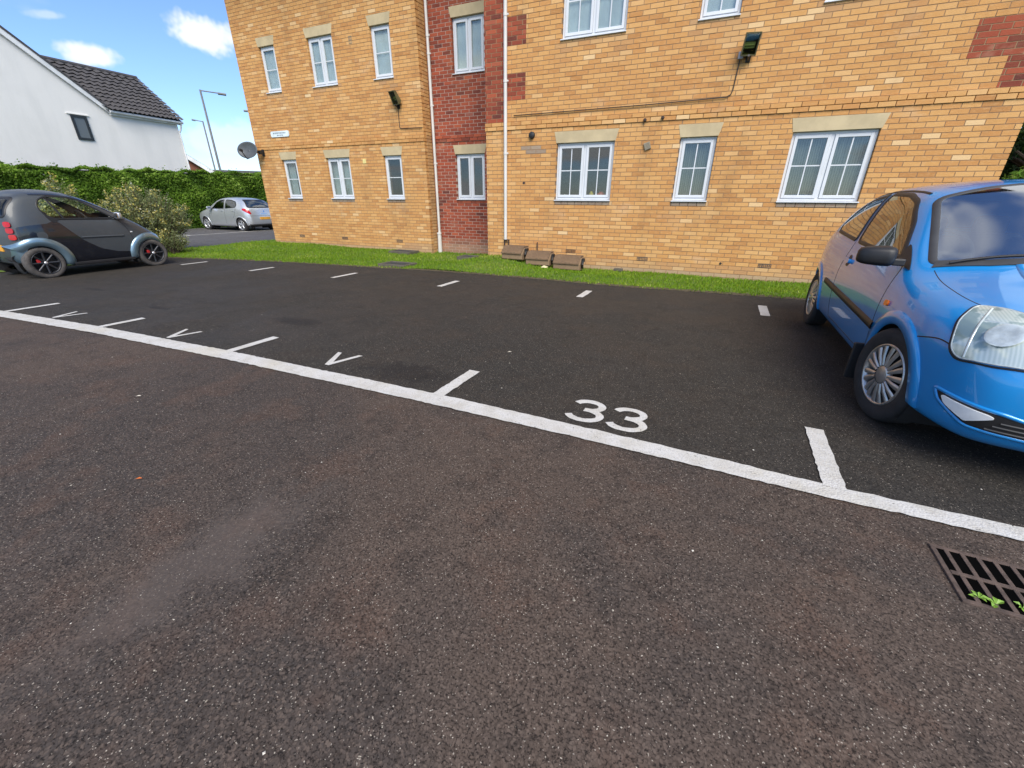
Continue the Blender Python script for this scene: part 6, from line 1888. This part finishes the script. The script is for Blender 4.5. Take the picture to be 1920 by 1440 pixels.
for i in range(1, nb):
    x = -a + 2 * a * i / nb
    for y0_, y1_ in ((-b + .018, -.009), (.009, b - .018)):
        m = MB(); sk = .012
        m.add([(x - .0075, y0_, -.035), (x + .0075, y0_, -.035), (x + .0075, y1_, -.035), (x - .0075, y1_, -.035), (x - .0075, y0_, .0055), (x + .0075, y0_, .0055), (x + .0075, y1_, .0055), (x - .0075, y1_, .0055)],
              [(0, 3, 2, 1), (4, 5, 6, 7), (0, 1, 5, 4), (1, 2, 6, 5), (2, 3, 7, 6), (3, 0, 4, 7)])
        m.build('bar', MATS['cast_iron'], grate)
m = MB(); m.add([(-a + .01, -b + .01, .0022), (a - .01, -b + .01, .0022), (a - .01, b - .01, .0022), (-a + .01, b - .01, .0022)], [(0, 1, 2, 3)]); m.build('gully_shade', MATS['gully_shade_black'], grate)  # flat black sheet, paints the shade of the gully between the bars
def weed(label, x, y, seed, s_=1.0):
    rg = np.random.default_rng(seed); root = empty('weed', (x, y, gz(x) + .002)); tag(root, label, 'weed')
    for i in range(7):
        a = rg.uniform(0, 2 * math.pi); l_ = s_ * rg.uniform(.018, .032); d = Vector((math.cos(a), math.sin(a), 0)); n_ = Vector((-d.y, d.x, 0)); h_ = rg.uniform(.006, .018) * s_
        m = MB(); m.add([(0, 0, .003), tuple(d * l_ * .5 + n_ * l_ * .28 + Vector((0, 0, h_))), tuple(d * l_ + Vector((0, 0, h_ * .8))), tuple(d * l_ * .5 - n_ * l_ * .28 + Vector((0, 0, h_))), tuple(d * l_ * .5 + Vector((0, 0, h_ * .7)))], [(0, 1, 4), (1, 2, 4), (2, 3, 4), (3, 0, 4)])
        o = m.build('leaf', MATS['weed_leaf'], root)
t = NT('weed_leaf'); t.bs(Base_Color=t.mix(t.noise(t.obj(), 40, 2), (.13, .26, .02), (.22, .36, .05)), Roughness=.5)
weed('small green weed growing through the grate, leftmost', 1.098, 1.628, 1); weed('green weed in the drain grate, middle of three', 1.137, 1.615, 2, 1.15); weed('green weed in the drain grate at the picture edge', 1.215, 1.635, 3)

# loose chips and a few leaves on the asphalt
t = NT('chip_pale'); at = t.n('ShaderNodeAttribute', attribute_name='rnd').outputs['Fac']; t.bs(Base_Color=t.ramp(at, [(0, (.12, .1, .085)), (.6, (.3, .26, .2)), (1, (.62, .58, .5))]), Roughness=.8)
n = 1100
X_ = rng.uniform(-5, 2.2, n); Y_ = .25 + 3.2 * rng.uniform(0, 1, n) ** 1.6
sz = rng.gamma(2.0, .0007, n) + .001
V = []; F = []; A = []
oct_ = np.array([(1, 0, 0), (-1, 0, 0), (0, 1, 0), (0, -1, 0), (0, 0, 1)]); of = [(0, 2, 4), (2, 1, 4), (1, 3, 4), (3, 0, 4)]
for i in range(n):
    a = rng.uniform(0, 6.28); c_, s_ = math.cos(a), math.sin(a); k = len(V); e = rng.uniform(.5, 1.4)
    for q in oct_:
        x, y = q[0] * sz[i] * e, q[1] * sz[i]
        V.append((X_[i] + x * c_ - y * s_, Y_[i] + x * s_ + y * c_, gz(X_[i]) + .004 * (Y_[i] > 2.1) + .001 + q[2] * sz[i] * .6)); A.append(rng.uniform(0, 1))
    F += [tuple(k + j for j in f) for f in of]
me = bpy.data.meshes.new('loose_chips'); me.from_pydata(V, [], F); at = me.attributes.new('rnd', 'FLOAT', 'POINT'); at.data.foreach_set('value', np.repeat(rng.uniform(0, 1, n), 5))
o = link('loose_chips', me, MATS['chip_pale']); tag(o, 'pale loose stone chips scattered over the asphalt', 'chips', kind='stuff')
plain('leaf_orange', (.5, .12, .015), .6); plain('leaf_pale', (.62, .56, .46), .6)
for nm, lb, x, y, mt, s_ in (('fallen_leaf', 'orange leaf on the asphalt at left', -2.46, .81, 'leaf_orange', .017), ('fallen_leaf', 'pinkish pale leaf left of the front line', -3.62, 1.38, 'leaf_pale', .02), ('paper_scrap', 'white paper scrap in the bay beyond 33', -1.52, 3.35, 'leaf_pale', .022)):
    m = MB(); m.add([(-s_, 0, .002), (0, -s_ * .5, .008), (s_, 0, .003), (0, s_ * .5, .007)], [(0, 1, 2, 3)]); o = m.build(nm, MATS[mt]); o.location = (x, y, gz(x) + .006); o.rotation_euler = (0, 0, .6); tag(o, lb, nm.split('_')[1])
